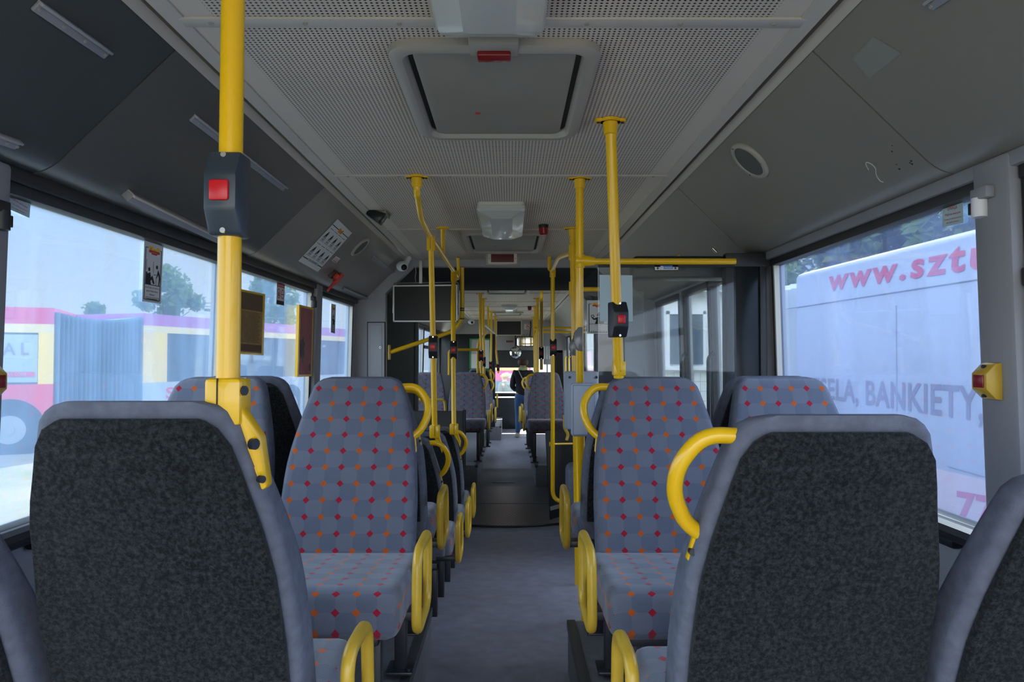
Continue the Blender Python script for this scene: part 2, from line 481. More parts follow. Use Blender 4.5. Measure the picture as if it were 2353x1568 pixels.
# ------------------------------------------------------------------ shell of the bus
FRONT = 15.3
def floor_z(y):
    if y < 2.9: return .23
    if y < 6.0: return .23 - (.21) * (y - 2.9) / 3.1
    return 0.02
bm = B()
ys = [-1.2, 2.9, 6.0, FRONT]
for a, b in zip(ys, ys[1:]):
    hexa(bm, [V((-1.23, a, -.08)), V((1.23, a, -.08)), V((1.23, b, -.08)), V((-1.23, b, -.08)),
              V((-1.23, a, floor_z(a))), V((1.23, a, floor_z(a))), V((1.23, b, floor_z(b) if b < 6 else .02)), V((-1.23, b, floor_z(b) if b < 6 else .02))])
struct('floor', bm, 'floor')
def podium(name, s, y0, y1, x_in, z, label):
    bm = B()
    box(bm, (min(s * x_in, s * 1.2), y0, 0.0), (max(s * x_in, s * 1.2), y1, z), bev=.008)
    o = struct(name, bm, 'podium', label, 'platform')
    bm = B()
    box(bm, (s * x_in - .004 - (.022 if s < 0 else 0) + (0 if s < 0 else 0), y0, z - .03) if s > 0 else (s * x_in - .03, y0, z - .03),
        (s * x_in + .03, y1 + .004, z + .004) if s > 0 else (s * x_in + .004, y1 + .004, z + .004), bev=.002)
    part('edge_strip', bm, 'podedge', o, 'dark ribbed edge strip')
    return o
podium('floor_platform', -1, -1.2, 3.0, .295, .43, 'grey raised platform under the rear seats left of the aisle')
podium('floor_platform', 1, -1.2, 2.86, .275, .43, 'grey raised platform under the rear seats right of the aisle')
podium('floor_platform', -1, 7.95, 12.1, .33, .28, 'grey raised platform left of the aisle beyond the gangway')
podium('floor_platform', 1, 7.95, 11.2, .33, .28, 'grey raised platform right of the aisle beyond the gangway')
# turntable plates of the gangway
def arc_plate(y_edge, bow, y1, z, x=.98):
    bm = B(); pts = []
    for k in range(25):
        t = -1 + k / 12.0
        pts.append(V((t * x, y_edge + bow * t * t, z)))
    pts += [V((x, y1, z)), V((-x, y1, z))]
    prism(bm, pts, V((0, 0, .012)))
    return bm
o = struct('floor_turntable_plate', arc_plate(6.12, .45, 7.05, .02), 'tread', 'ribbed metal turntable plate with a curved edge at the end of the aisle floor', 'floor plate')
bm = B(); pts = [V((t * .98, 6.10 + .45 * t * t, .034)) for t in [-1 + k / 12 for k in range(25)]]
tube(bm, pts, .009, 6); part('edge_bead', bm, 'rubber', o, 'black curved edge bead')
bm = B(); box(bm, (-.98, 7.06, .02), (.98, 8.0, .034))
struct('floor_tread_plate', bm, 'tread', 'ribbed metal tread plate beyond the curved turntable plate', 'floor plate')
bm = B(); box(bm, (-.33, 8.01, .02), (.33, 9.3, .030))
o = struct('floor_hatch_plate', bm, 'podium', 'smooth dark floor plate with a long slot handle between the front platforms', 'floor plate')
bm = B(); box(bm, (-.17, 8.22, .0302), (.09, 8.30, .033), bev=.001); part('slot_handle', bm, 'black', o, 'black slot handle')

# ceiling
def ceiling(y0, y1, nm):
    bm = B(); box(bm, (-.715, y0, CEIL), (.715, y1, CEIL + .02))
    o = struct(nm, bm, 'perf')
    bm = B(); box(bm, (-1.26, y0, CEIL + .10), (1.26, y1, CEIL + .14)); part('outer_skin', bm, 'wallp', o)
    return o
ceiling(-1.2, 5.62, 'ceiling'); ceiling(7.62, 14.4, 'ceiling_front')
n = 0
for y0, y1 in ((-1.2, 5.62), (7.62, 14.4)):
    for s in (-1, 1):
        bm = B()
        prism(bm, [V((s * .715, y0, CEIL + .02)), V((s * .715, y0, CEIL - .004)), V((s * .755, y0, CEIL - .010)), V((s * .755, y0, CEIL + .02))], V((0, y1 - y0, 0)), 0)
        box(bm, (min(s * .755, s * .785), y0, CEIL + .03), (max(s * .755, s * .785), y1, CEIL + .05), mi=1)
        prism(bm, [V((s * .782, y0, CEIL + .03)), V((s * .782, y0, CEIL + .006)), V((s * .805, y0, CEIL - .012)), V((s * .812, y0, CEIL + .03))], V((0, y1 - y0, 0)), 0)
        n += 1
        struct('trim_%d' % n, bm, ['ceil', 'groove'])
for y in (1.614, 2.99, 4.24, 5.60, 8.45, 9.75, 10.7, 11.6, 12.8):
    bm = B()
    w = .022 if y < 2 else .010
    box(bm, (-.735, y - w, CEIL - .006), (.735, y + w, CEIL + .001), bev=.002)
    n += 1
    o = struct('trim_%d' % n, bm, 'ceil')
    if y < 4:
        bm = B()
        for k in range(7):
            x = -.66 + .22 * k
            cyl(bm, (x, y, CEIL - .0085), (x, y, CEIL - .004), .006, n=10)
        part('screw', bm, 'hatchf', o)

# coving panels (slope + curve down to the window head)
def cov_profile(s):
    pts = [(.80, CEIL + .004), (.80, CEIL)]
    pts = [(.806, CEIL - .006)]
    for k in range(1, 7): pts.append((.80 + .28 * k / 6, CEIL - .275 * k / 6))
    a, b, c = V((1.08, 2.015)), V((1.125, 1.965)), V((1.192, 1.962))
    for k in range(1, 9):
        t = k / 8; p = a * (1 - t) ** 2 + b * 2 * t * (1 - t) + c * t * t; pts.append((p.x, p.y))
    return [(s * x, z) for x, z in pts]
def cov_panel(s, y0, y1, mat, label):
    pr = cov_profile(s)
    bm = B()
    inner = [(x, z) for x, z in pr]
    outer = [(x + s * .012, z + .012) for x, z in pr][::-1]
    prism(bm, [V((x, y0 + .003, z)) for x, z in inner + outer], V((0, y1 - y0 - .006, 0)))
    o = struct('coving_panel', bm, mat, label, 'ceiling side panel', ang=25)
    return o
SEAM = (1.75, 3.17, 4.45)
lab = ('%s sloping side panel of the ceiling, %s')
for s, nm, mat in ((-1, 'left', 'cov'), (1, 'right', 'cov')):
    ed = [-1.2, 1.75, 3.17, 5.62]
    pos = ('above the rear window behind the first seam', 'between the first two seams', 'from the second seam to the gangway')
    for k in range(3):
        cov_panel(s, ed[k], ed[k + 1], ('cov_refl', 'cov_refl_mid', mat)[k] if s < 0 else mat, lab % (nm, pos[k]))  # left panels carry the reflection in their colour, darkest at the rear
    ed = [7.62, 9.7, 12.0, 14.4]
    for k in range(3):
        cov_panel(s, ed[k], ed[k + 1], mat, lab % (nm, ('just beyond the gangway', 'in the middle of the front section', 'next to the driver')[k]))
    bm = B()
    for y0, y1 in ((-1.2, 5.62), (7.62, 14.4)):
        box(bm, (min(s * .79, s * 1.26), y0, CEIL + .055), (max(s * .79, s * 1.26), y1, CEIL + .10))
        wbox(bm, s, y0, y1, 1.975, CEIL + .07, -.06, -.02)
    struct('wall_roof_' + ('left' if s < 0 else 'right'), bm, 'wallp')

# side walls
LW = [(-1.2, 1.582), (1.672, 2.985), (3.035, 4.315), (4.45, 5.44)]
RW = [(-1.2, 1.543), (1.674, 3.035)]
LWF = [(7.80, 8.55), (8.65, 9.85), (9.95, 11.1), (11.2, 12.05), (12.3, 14.9)]
RWF = [(9.40, 10.9), (10.98, 12.5)]
RD = [(3.32, 3.98), (4.02, 4.60)]
RD2 = [(7.85, 8.55), (8.59, 9.3)]
RD3 = [(12.6, 13.35), (13.4, 14.2)]
R3 = [(4.72, 5.44)]
def side_wall(s, name, opens, doors, y0, y1, sill):
    bm = B()
    allo = sorted([(a, b, sill) for a, b in opens] + [(a, b, .06) for a, b in doors])
    y = y0
    for a, b, sl in allo:
        if a > y + 1e-4: wbox(bm, s, y, a, 0, 1.975, -.05, .0, 0, .0)
        if sl > .03: wbox(bm, s, a, b, 0, sl, -.05, .0)
        wbox(bm, s, a, b, 1.935, 1.975, -.05, .0)
        y = b
    if y < y1: wbox(bm, s, y, y1, 0, 1.975, -.05, 0)
    return struct(name, bm, 'wall')
side_wall(-1, 'wall_left', LW, [], -1.2, 5.62, 1.06)
side_wall(1, 'wall_right', RW + R3, RD, -1.2, 5.62, 1.06)
side_wall(-1, 'wall_left', LWF, [], 7.62, FRONT, .70)
side_wall(1, 'wall_right', RWF, RD2 + RD3, 7.62, FRONT, .70)
WN = [0]
def window(s, y0, y1, z0, z1, label, mat, transom=None, seal=True, name='window', handle=False):
    WN[0] += 1
    bm = B(); t = .028
    wbox(bm, s, y0, y1, z1 - .034, z1 + .004, -.03, .016, 0, .004); wbox(bm, s, y0, y1, z0 - .01, z0 + .022, -.03, .022, 0, .006)
    wbox(bm, s, y0, y0 + t * .55, z0, z1, -.03, .008); wbox(bm, s, y1 - t * .55, y1, z0, z1, -.03, .008)
    if transom: wbox(bm, s, y0, y1, transom - .022, transom + .022, -.03, .02, 0, .006)
    o = struct('%s_%d' % (name, WN[0]), bm, 'rubber', label, 'window' if name == 'window' else 'door')
    bm = B(); wbox(bm, s, y0 + .005, y1 - .005, z0, z1 - .01, -.022, -.017)
    part('window_pane' if name == 'window' else 'door_glass', bm, mat, o)
    if seal:
        bm = B(); wbox(bm, s, y1 - t * .55 - .012, y1 - t * .55, z0 + .02, z1 - .03, -.016, .006)
        part('seal_strip', bm, 'cream', o, 'pale sealing strip')
    if handle:
        q = B(); wbox(q, s, 1.80, 1.90, 1.005, 1.04, .0, .035, 0, .012); part('latch', q, 'black', o, 'black window latch')
    return o
window(-1, LW[0][0], LW[0][1], 1.06, 1.935, 'side window left of the first left pillar, cut off by the picture edge', 'gl_left')
window(-1, *LW[1], 1.06, 1.935, 'big hazy left side window with the red and yellow bus behind it', 'gl_left', handle=True)
window(-1, *LW[2], 1.06, 1.935, 'hazy left side window between the two yellow framed boards and the pole', 'gl_left')
window(-1, *LW[3], 1.06, 1.935, 'narrow left side window with pale wash streaks before the gangway', 'gl_left')
window(1, *RW[0], 1.06, 1.935, 'right window with a thick black transom at the picture edge', 'gl_right', transom=1.68)
window(1, *RW[1], 1.06, 1.935, 'big dusty right side window facing the white bus', 'gl_right', handle=True)
window(1, *R3[0], 1.06, 1.935, 'right side window between the door and the gangway seen through the glass screen', 'gl_front', seal=False)
window(-1, *LWF[0], .70, 1.935, 'first left window beyond the gangway with a transom', 'gl_left', transom=1.66)
window(-1, *LWF[1], .70, 1.935, 'second left window beyond the gangway', 'gl_left')
window(-1, *LWF[2], .70, 1.935, 'third left window beyond the gangway with a transom', 'gl_left', transom=1.66)
window(-1, *LWF[3], .70, 1.935, 'fourth left window beyond the gangway', 'gl_front', seal=False)
window(-1, *LWF[4], .70, 1.935, 'side window beside the driver', 'gl_front', seal=False)
window(1, *RWF[0], .70, 1.935, 'first right side window after the glazed door beyond the gangway', 'gl_front', seal=False)
window(1, *RWF[1], .70, 1.935, 'second right window of the front section', 'gl_front', seal=False)
for (a, b), lb in zip(RD + RD2 + RD3, ('rear leaf of the door behind the glass screen', 'front leaf of the door behind the glass screen',
        'rear leaf of the glazed door just beyond the gangway', 'front leaf of the glazed door just beyond the gangway',
        'rear leaf of the glazed front door', 'front leaf of the glazed front door')):
    o = window(1, a, b, .08, 1.94, lb, 'gl_front', name='door', seal=False)
    bm = B(); wbox(bm, 1, a + .01, b - .01, .08, .26, -.03, .01, 0, .004); part('kick_panel', bm, 'rubber', o)
    bm = B(); x = wx(1) - .05
    tube(bm, fillet([(x + .03, b - .05, .55), (x, b - .05, .58), (x, b - .05, 1.5), (x + .03, b - .05, 1.53)], .03), .013, 8)
    part('door_handle', bm, 'yellow' if a > 5 else 'steel', o)
# pillars between the windows (raised covers)
for s, y0, y1, lb in ((1, 1.546, 1.671, 'grey pillar between the two big right windows carrying a yellow stop button'),
                      (-1, 1.585, 1.668, 'dark grey pillar at the rear of the big left window'),
                      (-1, 4.318, 4.447, 'grey pillar beside the maroon board'),
                      (-1, 2.988, 3.032, 'thin dark mullion behind the tall yellow pole')):
    bm = B(); wbox(bm, s, y0, y1, .43, 1.965, .0, .035, 0, .012)
    struct('wall_pillar', bm, 'wallp', lb, 'pillar')
# head trims above the windows
for s, y0, y1 in ((-1, -1.2, 5.5), (1, -1.2, 3.05), (-1, 7.7, 14.2), (1, 7.7, 14.2)):
    n += 1
    bm = B(); wbox(bm, s, y0, y1, 1.930, 1.966, .0, .03, 0, .006)
    struct('trim_%d' % n, bm, 'rubber' if s < 0 else 'wallp')
for s, y1 in ((-1, 5.5), (1, 3.05)):
    n += 1
    bm = B(); tube(bm, [(s * (wx(1.06) - .03), -1.2, 1.055), (s * (wx(1.06) - .03), y1, 1.055)], .026, 10)
    struct('trim_%d' % n, bm, 'rubber')
# dark door-post panel right, behind the big window
bm = B(); box(bm, (.985, 3.04, .43), (1.03, 3.10, 1.955), bev=.004); box(bm, (1.03, 3.05, .43), (1.14, 3.075, 1.95), bev=.003, mi=1)
box(bm, (1.135, 3.04, .43), (1.165, 3.10, 1.955), bev=.004); box(bm, (.985, 3.035, 1.90), (1.165, 3.08, 1.96), bev=.003)
o = struct('wall_door_post', bm, ['rubber', 'screen'], 'black door post with a dark glossy panel right of the glass screen', 'door post')
bm = B(); box(bm, (.6, 3.12, 1.86), (1.17, 3.26, 1.96), bev=.01); part('door_gear_cover', bm, 'black', o)

# bulkhead frames around the gangway + bellows
OUT = [(-1.24, .0), (-1.2, 1.95), (-.80, CEIL + .04), (.80, CEIL + .04), (1.2, 1.95), (1.24, 0)]
INN = [(-.96, .0), (-.96, 2.02), (-.74, 2.235), (.74, 2.235), (.96, 2.02), (.96, 0)]
for nm, y0, y1, lb in (('wall_gangway_rear', 5.58, 5.66, 'grey bulkhead frame on the near side of the gangway'), ('wall_gangway_front', 7.58, 7.64, 'grey bulkhead frame on the far side of the gangway')):
    bm = B()
    inn = INN if y0 < 6 else [(x, z + (.05 if z > 2.2 else 0)) for x, z in INN]
    for k in range(5):
        a, b, c, d = OUT[k], OUT[k + 1], inn[k + 1], inn[k]
        hexa(bm, [V((a[0], y0, a[1])), V((b[0], y0, b[1])), V((c[0], y0, c[1])), V((d[0], y0, d[1])),
                  V((a[0], y1, a[1])), V((b[0], y1, b[1])), V((c[0], y1, c[1])), V((d[0], y1, d[1]))])
    struct(nm, bm, 'wall', lb, 'bulkhead')
bm = B(); rings = []
nf = 14
for k in range(nf + 1):
    y = 5.62 + (7.62 - 5.62) * k / nf
    g = .05 if k % 2 else -.015
    pr = [(-.99 - g, -.02), (-.99 - g, 1.0), (-.99 - g, 2.03), (-.93 - g * .7, 2.16), (-.76 - g * .4, 2.255 + g), (0, 2.255 + g), (.76 + g * .4, 2.255 + g), (.93 + g * .7, 2.16), (.99 + g, 2.03), (.99 + g, 1.0), (.99 + g, -.02)]
    rings.append([V((x, y, z)) for x, z in pr])
rv = loft(bm, rings, cap=False, closed=False)
o = struct('wall_gangway_bellows', bm, 'bellows', 'black folded rubber bellows around the gangway', 'gangway bellows', ang=10)

# front end of the bus
bm = B()
box(bm, (-1.2, FRONT, -.05), (1.2, FRONT + .05, .62)); box(bm, (-1.2, FRONT, 1.62), (1.2, FRONT + .05, 2.35))
box(bm, (-1.24, FRONT, .0), (-1.02, FRONT + .05, 2.3)); box(bm, (1.02, FRONT, .0), (1.24, FRONT + .05, 2.3))
struct('wall_front', bm, 'rubber')
bm = B(); box(bm, (-1.05, FRONT + .01, .6), (1.05, FRONT + .02, 1.65))
struct('window_windscreen', bm, 'gl_front', 'windscreen at the far front end of the bus', 'windscreen')
bm = B(); box(bm, (-1.2, 14.40, 1.66), (1.2, 14.46, CEIL + .03)); box(bm, (-1.2, 14.43, CEIL - .02), (1.2, FRONT, CEIL + .03))
struct('wall_bulkhead_front', bm, 'wall', 'grey panel over the windscreen carrying the small screen', 'bulkhead')
bm = B(); box(bm, (-1.0, 14.55, .02), (.30, 15.28, .68), bev=.03); box(bm, (-.95, 14.9, .68), (.2, 15.26, .76), bev=.02)
solo('dashboard', bm, 'bin', 'dark dashboard under the windscreen at the far end of the aisle', 'dashboard')
bm = B(); prism(bm, [V((x, 15.2, z)) for x, z in ((-.33, 1.30), (.62, 1.30), (.62, 1.68), (-.33, 1.68))], V((0, .012, 0)))
cyl(bm, (-.35, 15.2, 1.68), (.64, 15.2, 1.68), .02); cyl(bm, (-.34, 15.206, 1.30), (.63, 15.206, 1.30), .012)
solo('roller_blind', bm, 'blind', 'dark roller blind pulled halfway down over the windscreen', 'blind')

# ------------------------------------------------------------------ bus seats
SEATM = {}
LEAN = .33          # dy/dz of the back
BH = .56            # back height above the cushion
SZ = .42            # cushion top at the back
STOP = .99
def hw_at(z):
    t = (STOP - z)
    pts = [(0, .156), (.05, .164), (.13, .185), (.22, .206), (.30, .217), (.42, .223), (.56, .223), (.62, .215)]
    for (a, wa), (b, wb) in zip(pts, pts[1:]):
        if t <= b: return wa + (wb - wa) * (t - a) / (b - a)
    return pts[-1][1]
def rear_y(z): return (STOP - z) * LEAN * (1.0 - .25 * max(0, (STOP - z) - .3))
def cached(key, fn):
    if key not in SEATM: SEATM[key] = fn()
    return SEATM[key]
def back_mesh():
    bm = B(); rings = []; zs = []
    zt, zb = STOP, SZ - .05
    levels = [zt - .0, zt - .006, zt - .016, zt - .032] + [zt - .06 - k * .045 for k in range(14)]
    for z in levels:
        d = .062 + .034 * min(1, (zt - z) / .3)
        sh = 1.0
        top = zt - z
        w = hw_at(z); r = .05
        if top < r: w = w - r + math.sqrt(max(0, r * r - (r - top) ** 2)) + .0
        if top < .026: d = d * (.45 + .55 * math.sqrt(max(0, 1 - (1 - top / .026) ** 2)))
        y0 = rear_y(z)
        ring = []
        for (x, y) in rrect(w, d / 2, .024, 4):
            bol = 0.0
            if y > 0: bol = .012 * (abs(x) / w) ** 3 - .006
            ring.append(V((x, y0 + d / 2 + .004 + y + bol + (.046 - .046) , z)))
        rings.append(ring)
    loft(bm, rings)
    bmesh.ops.recalc_face_normals(bm, faces=bm.faces)
    uv = bm.loops.layers.uv.new('UVMap')
    for f in bm.faces:
        f.normal_update()
        pat = f.normal.y > .55 and abs(f.normal.x) < .7
        f.material_index = 0 if pat else 1
        for l in f.loops: l[uv].uv = (l.vert.co.x, l.vert.co.z * 1.05)
    return mesh_of(bm, 'seat_backrest', ['fabric', 'plain'], 40)
def panel_mesh():
    bm = B(); rings = []
    lv = [STOP - .026, STOP - .030, STOP - .042] + [STOP - .07 - k * .045 for k in range(12)]
    for z in lv:
        top = (STOP - .024) - z; r = .05
        w = hw_at(z) - .018
        if top < r: w = w - r + math.sqrt(max(0, r * r - (r - top) ** 2))
        y0 = rear_y(z)
        th = .010 if top > .01 else .004
        wob = lambda x: .003 * math.sin(z * 31 + x * 9)
        ring = [V((x, y0 - th * .6 + y + (wob(x) if y < 0 else 0), z)) for x, y in rrect(w, th, .005, 2)]
        # subdivide along x for the fold wobble
        rings.append(ring)
    loft(bm, rings)
    return mesh_of(bm, 'seat_back_panel', ['felt'], 40)
def cushion_mesh(yf=.705, sx=0):
    bm = B()
    box(bm, (-.215, .215, SZ - .105), (.215, yf, SZ + .012), bev=.036, seg=4)
    bmesh.ops.recalc_face_normals(bm, faces=bm.faces)
    for v in bm.verts: v.co.x *= 1.03
    for v in bm.verts:
        if v.co.z > SZ - .03: v.co.z += .03 * max(0.0, (v.co.y - .235) / .5) ** 1.5 - .010 * (1 - (v.co.x / .215) ** 2)
        if v.co.y > yf - .1: v.co.x *= .98
    bmesh.ops.translate(bm, verts=bm.verts, vec=V((sx * .028, 0, 0)))
    uv = bm.loops.layers.uv.new('UVMap')
    for f in bm.faces:
        f.normal_update(); nx, ny, nz = f.normal
        for l in f.loops:
            c = l.vert.co
            l[uv].uv = (c.x, c.y + (SZ - c.z if c.y > yf - .045 else 0)) if abs(nx) < .75 else (c.z, c.y)
    return mesh_of(bm, 'seat_cushion', ['fabric'], 50)
def base_mesh(d=0):
    bm = B(); box(bm, (-.19, .24, SZ - .125), (.19, .68 - d, SZ - .09), bev=.01)
    return mesh_of(bm, 'seat_base_frame', ['steel'])
def leg_mesh(x, y, h):
    bm = B(); box(bm, (x - .02, y - .02, -h), (x + .02, y + .02, SZ - .12), bev=.005); box(bm, (x - .045, y - .05, -h), (x + .045, y + .05, -h + .012), bev=.003)
    cyl(bm, (x - .03, y + .035, -h + .012), (x - .03, y + .035, -h + .02), .008, n=8)
    return mesh_of(bm, 'seat_leg', ['steel'])
def handle_mesh(s):
    bm = B(); T = STOP
    y = lambda z: rear_y(z) + .03
    pts = [(s * .140, y(T - .035), T - .036), (s * .205, y(T - .035), T - .034), (s * .243, y(T - .07), T - .085), (s * .246, y(T - .13), T - .135), (s * .222, y(T - .19), T - .185), (s * .198, y(T - .21), T - .205)]
    tube(bm, fillet(pts, .035, 6), .0135, 14)
    prism(bm, [V((s * .196, y(T - .19) - .006, T - .192)), V((s * .206, y(T - .19) - .006, T - .200)), V((s * .214, y(T - .25), T - .255)), V((s * .204, y(T - .25), T - .262))], V((0, .016, 0)), bev=.003)
    return mesh_of(bm, 'grab_handle', ['yellow'], 50)
def handle_screw_mesh(s):
    bm = B(); T = STOP; yy = rear_y(T - .235) + .03
    cyl(bm, (s * .208, yy - .012, T - .238), (s * .208, yy + .001, T - .238), .006, n=10)
    return mesh_of(bm, 'handle_screw', ['steel'])
def loop_mesh(s, d=0.0, k=1.0, dz=0.0):
    bm = B(); x = s * .288
    pts = [V((x, .44 - d, SZ - .09 - dz)), V((x, .42 - d, SZ + .118 - dz)), V((x, .66 - d * k, SZ + .118 - dz)), V((x, .68 - d * k, SZ - .09 - dz))]
    # closed rounded loop
    pp = []
    n = len(pts); r = .055
    for i in range(n):
        a, b, c = pts[i - 1], pts[i], pts[(i + 1) % n]
        p, q = b + (a - b).normalized() * r, b + (c - b).normalized() * r
        for k in range(6):
            t = k / 5; pp.append(p * (1 - t) ** 2 + b * 2 * t * (1 - t) + q * t * t)
    tube(bm, pp, .0135, 14, closed=True)
    return mesh_of(bm, 'armrest_loop', ['yellow_worn'], 50)
def seat(x, y, z, face, aisle, label, group, handle=True, loop=True, legs=.0, short=0.0, ld=None, lk=1.0, dz=0.0):
    """face +1 looks to the front, -1 to the rear; aisle = side of the aisle in the seat's own frame (0 none)"""
    o = thing('bus_seat', label, 'bus seat', (x, y, z), group, 0 if face > 0 else PI, local=True)
    link('backrest', cached('back', back_mesh), o); link('back_panel', cached('panel', panel_mesh), o, 'dark grey felt back panel')
    link('cushion', cached(('cush', short, aisle), lambda: cushion_mesh(.705 - short, aisle)), o); link('base_frame', cached(('base', short), lambda: base_mesh(short)), o, 'black steel base frame')
    for lx, ly in (((aisle * .165, .14), (aisle * .165, .60 - short)) if aisle else ((-.13, .42 - short / 2), (.13, .42 - short / 2))):
        link('leg', cached(('leg', lx, ly, round(legs, 3)), lambda: leg_mesh(lx, ly, legs)), o, 'black steel leg')
    if aisle and handle:
        h = link('grab_handle', cached(('h', aisle), lambda: handle_mesh(aisle)), o, 'yellow grab handle')
        link('screw', cached(('hs', aisle), lambda: handle_screw_mesh(aisle)), h)
    if ld is None: ld = short
    if aisle and loop:
        a = link('armrest', cached(('l', aisle, ld, lk, dz), lambda: loop_mesh(aisle, ld, lk, dz)), o, 'worn yellow armrest loop')
        def brk():
            bm = B(); box(bm, (min(aisle * .17, aisle * .284), .50 - ld, SZ - .10), (max(aisle * .17, aisle * .284), .56 - ld, SZ - .075), bev=.004)
            return mesh_of(bm, 'armrest_bracket', ['steel'])
        link('armrest_bracket', cached(('lb', aisle, ld), brk), a, 'black bracket')
    return o
PZR = .43
gA, gB = 'rear seats on the platforms', 'seats beyond the gangway'
Y1 = 1.075
seat(-.548, Y1, PZR + .012, 1, 1, 'bus seat with dark back turned to the viewer that carries the tall yellow pole', gA, handle=False, short=.2, lk=1.3, dz=.03)
seat(-1.0, Y1 - .01, PZR - .085, 1, 0, 'bus seat cut off at the bottom left picture corner, seen from behind', gA, short=.2, legs=-.09)
seat(.556, Y1 + .01, PZR - .01, 1, -1, 'bus seat with dark back turned to the viewer and a bare yellow grab handle', gA, short=.2, lk=1.3, dz=.03)
seat(1.0, Y1, PZR - .10, 1, 0, 'bus seat cut off at the bottom right picture corner, seen from behind', gA, short=.2, legs=-.105)
YA = 2.53
seat(-.495, YA, PZR + .012, -1, -1, 'diamond patterned seat facing the viewer left of the aisle', gA)
seat(-.985, YA, PZR + .012, -1, 0, 'diamond patterned window seat half hidden behind the tall yellow pole', gA)
seat(.545, YA, PZR + .012, -1, 1, 'diamond patterned seat facing the viewer right of the aisle with a pole on its top', gA)
seat(1.000, YA, PZR + .012, -1, 0, 'diamond patterned window seat of which only the top shows on the right', gA, short=.2)
YB = 2.62
seat(-.52, YB, PZR - .005, 1, 1, 'dark backed seat right behind the patterned seat left of the aisle', gA, handle=True, short=.2, ld=.33)
seat(-.97, YB, PZR + .012, 1, 0, 'dark backed window seat behind the patterned window seat on the left', gA, short=.2)
seat(.55, YB, PZR - .005, 1, -1, 'dark backed seat right behind the patterned seat right of the aisle', gA, handle=False, short=.2, ld=.33)
seat(1.03, YB, PZR + .012, 1, 0, 'dark backed window seat behind the patterned window seat on the right', gA, short=.2)
for x, y, tz, lb, hd in ((-.515, 3.45, 1.11, 'low dark backed seat on the ramp, first behind the left platform', True), (-.51, 4.15, 1.06, 'low dark backed seat on the ramp carrying the bent yellow pole', False),
                     (-.515, 4.85, 1.02, 'low dark backed seat nearest the gangway on the left', True)):
    zz = tz - STOP
    seat(x, y, zz, 1, 1, lb, 'low seats on the ramp', handle=hd, short=.1, ld=.3, legs=max(.0, zz - floor_z(y + .42)))
ZF = .33
def front_seat(*a, **k): return seat(*a, legs=ZF - .28, **k)
front_seat(-.50, 8.85, ZF, -1, -1, 'patterned seat facing the viewer left of the aisle beyond the gangway', gB)
front_seat(-.985, 8.85, ZF, -1, 0, 'patterned window seat with a yellow bar in front beyond the gangway', gB)
front_seat(.49, 8.75, ZF, -1, 1, 'dark blue seat facing the viewer right of the aisle beyond the gangway', gB)
front_seat(.96, 8.75, ZF, -1, 0, 'window seat right of the dark blue seat beyond the gangway', gB)
front_seat(-.50, 8.95, ZF, 1, 1, 'seat behind the patterned seat left of the aisle beyond the gangway', gB)
front_seat(.49, 8.86, ZF, 1, -1, 'seat behind the dark blue seat beyond the gangway', gB)
front_seat(.47, 10.6, ZF - .08, -1, 1, 'second right seat beyond the gangway, hidden but for its handle', gB)
front_seat(-.47, 11.3, ZF - .14, -1, -1, 'lighter patterned seat with a small handle deep in the front section', gB)
front_seat(-.47, 11.42, ZF, 1, 1, 'black backed seat at the end of the left row near the driver', gB)
# ------------------------------------------------------------------ poles, rails, stop buttons
def bracket(o, x, y, d=0.0):
    """flange and collar under the ceiling"""
    bm = B()
    tube(bm, [(x, y, CEIL - .010), (x, y, CEIL - .001)], .033, 20)
    for sx in (-1, 1):
        cyl(bm, (x + sx * .034, y, CEIL - .010), (x + sx * .034, y, CEIL - .001), .018, n=12)
    tube(bm, [(x, y, CEIL - .05), (x, y, CEIL - .012)], [.0225, .025], 18)
    p = part('ceiling_bracket', bm, 'yellow', o)
    bm = B()
    for sx in (-1, 1): cyl(bm, (x + sx * .040, y, CEIL - .013), (x + sx * .040, y, CEIL - .009), .006, n=8)
    part('screw', bm, 'steel', p)
def button(o, x, y, z, r=.018, mat='bluegrey', scale=1.0, side=0.0, red=True, wide=0):
    """stop-request box clamped round a pole, push button turned to the rear"""
    h, w = .067 * scale, max(.026 * scale, wide)
    bm = B(); y0 = y
    prof = [(r * 1.15, -h), (-r - .006, -h), (-r - .012, -h * .82), (-r - .026, -h * .42), (-r - .026, h * .42), (-r - .012, h * .82), (-r - .006, h), (r * 1.15, h)]
    pts = [V((x - w, y0 + a, z + b)) for a, b in prof]
    prism(bm, pts, V((2 * w, 0, 0)), bev=.005)
    if side: bmesh.ops.rotate(bm, verts=bm.verts, cent=V((x, y, z)), matrix=Matrix.Rotation(side, 3, 'Z'))
    s = part('stop_button_box', bm, mat, o, 'dark stop button box')
    if red:
        bm = B(); q = .0155 * scale
        box(bm, (x - q - .003 * 0, y0 - r - .031, z - q * 1.05), (x + q, y0 - r - .024, z + q * 1.05), bev=.004)
        if side: bmesh.ops.rotate(bm, verts=bm.verts, cent=V((x, y, z)), matrix=Matrix.Rotation(side, 3, 'Z'))
        part('push_button', bm, 'red', s, 'red push button')
        bm = B()
        for k in (-1, 1):
            cyl(bm, (x, y0 - r - .0125, z + k * h * .9), (x, y0 - r - .006, z + k * h * .9), .0045 * scale, n=10)
        if side: bmesh.ops.rotate(bm, verts=bm.verts, cent=V((x, y, z)), matrix=Matrix.Rotation(side, 3, 'Z'))
        part('screw', bm, 'chrome', s)
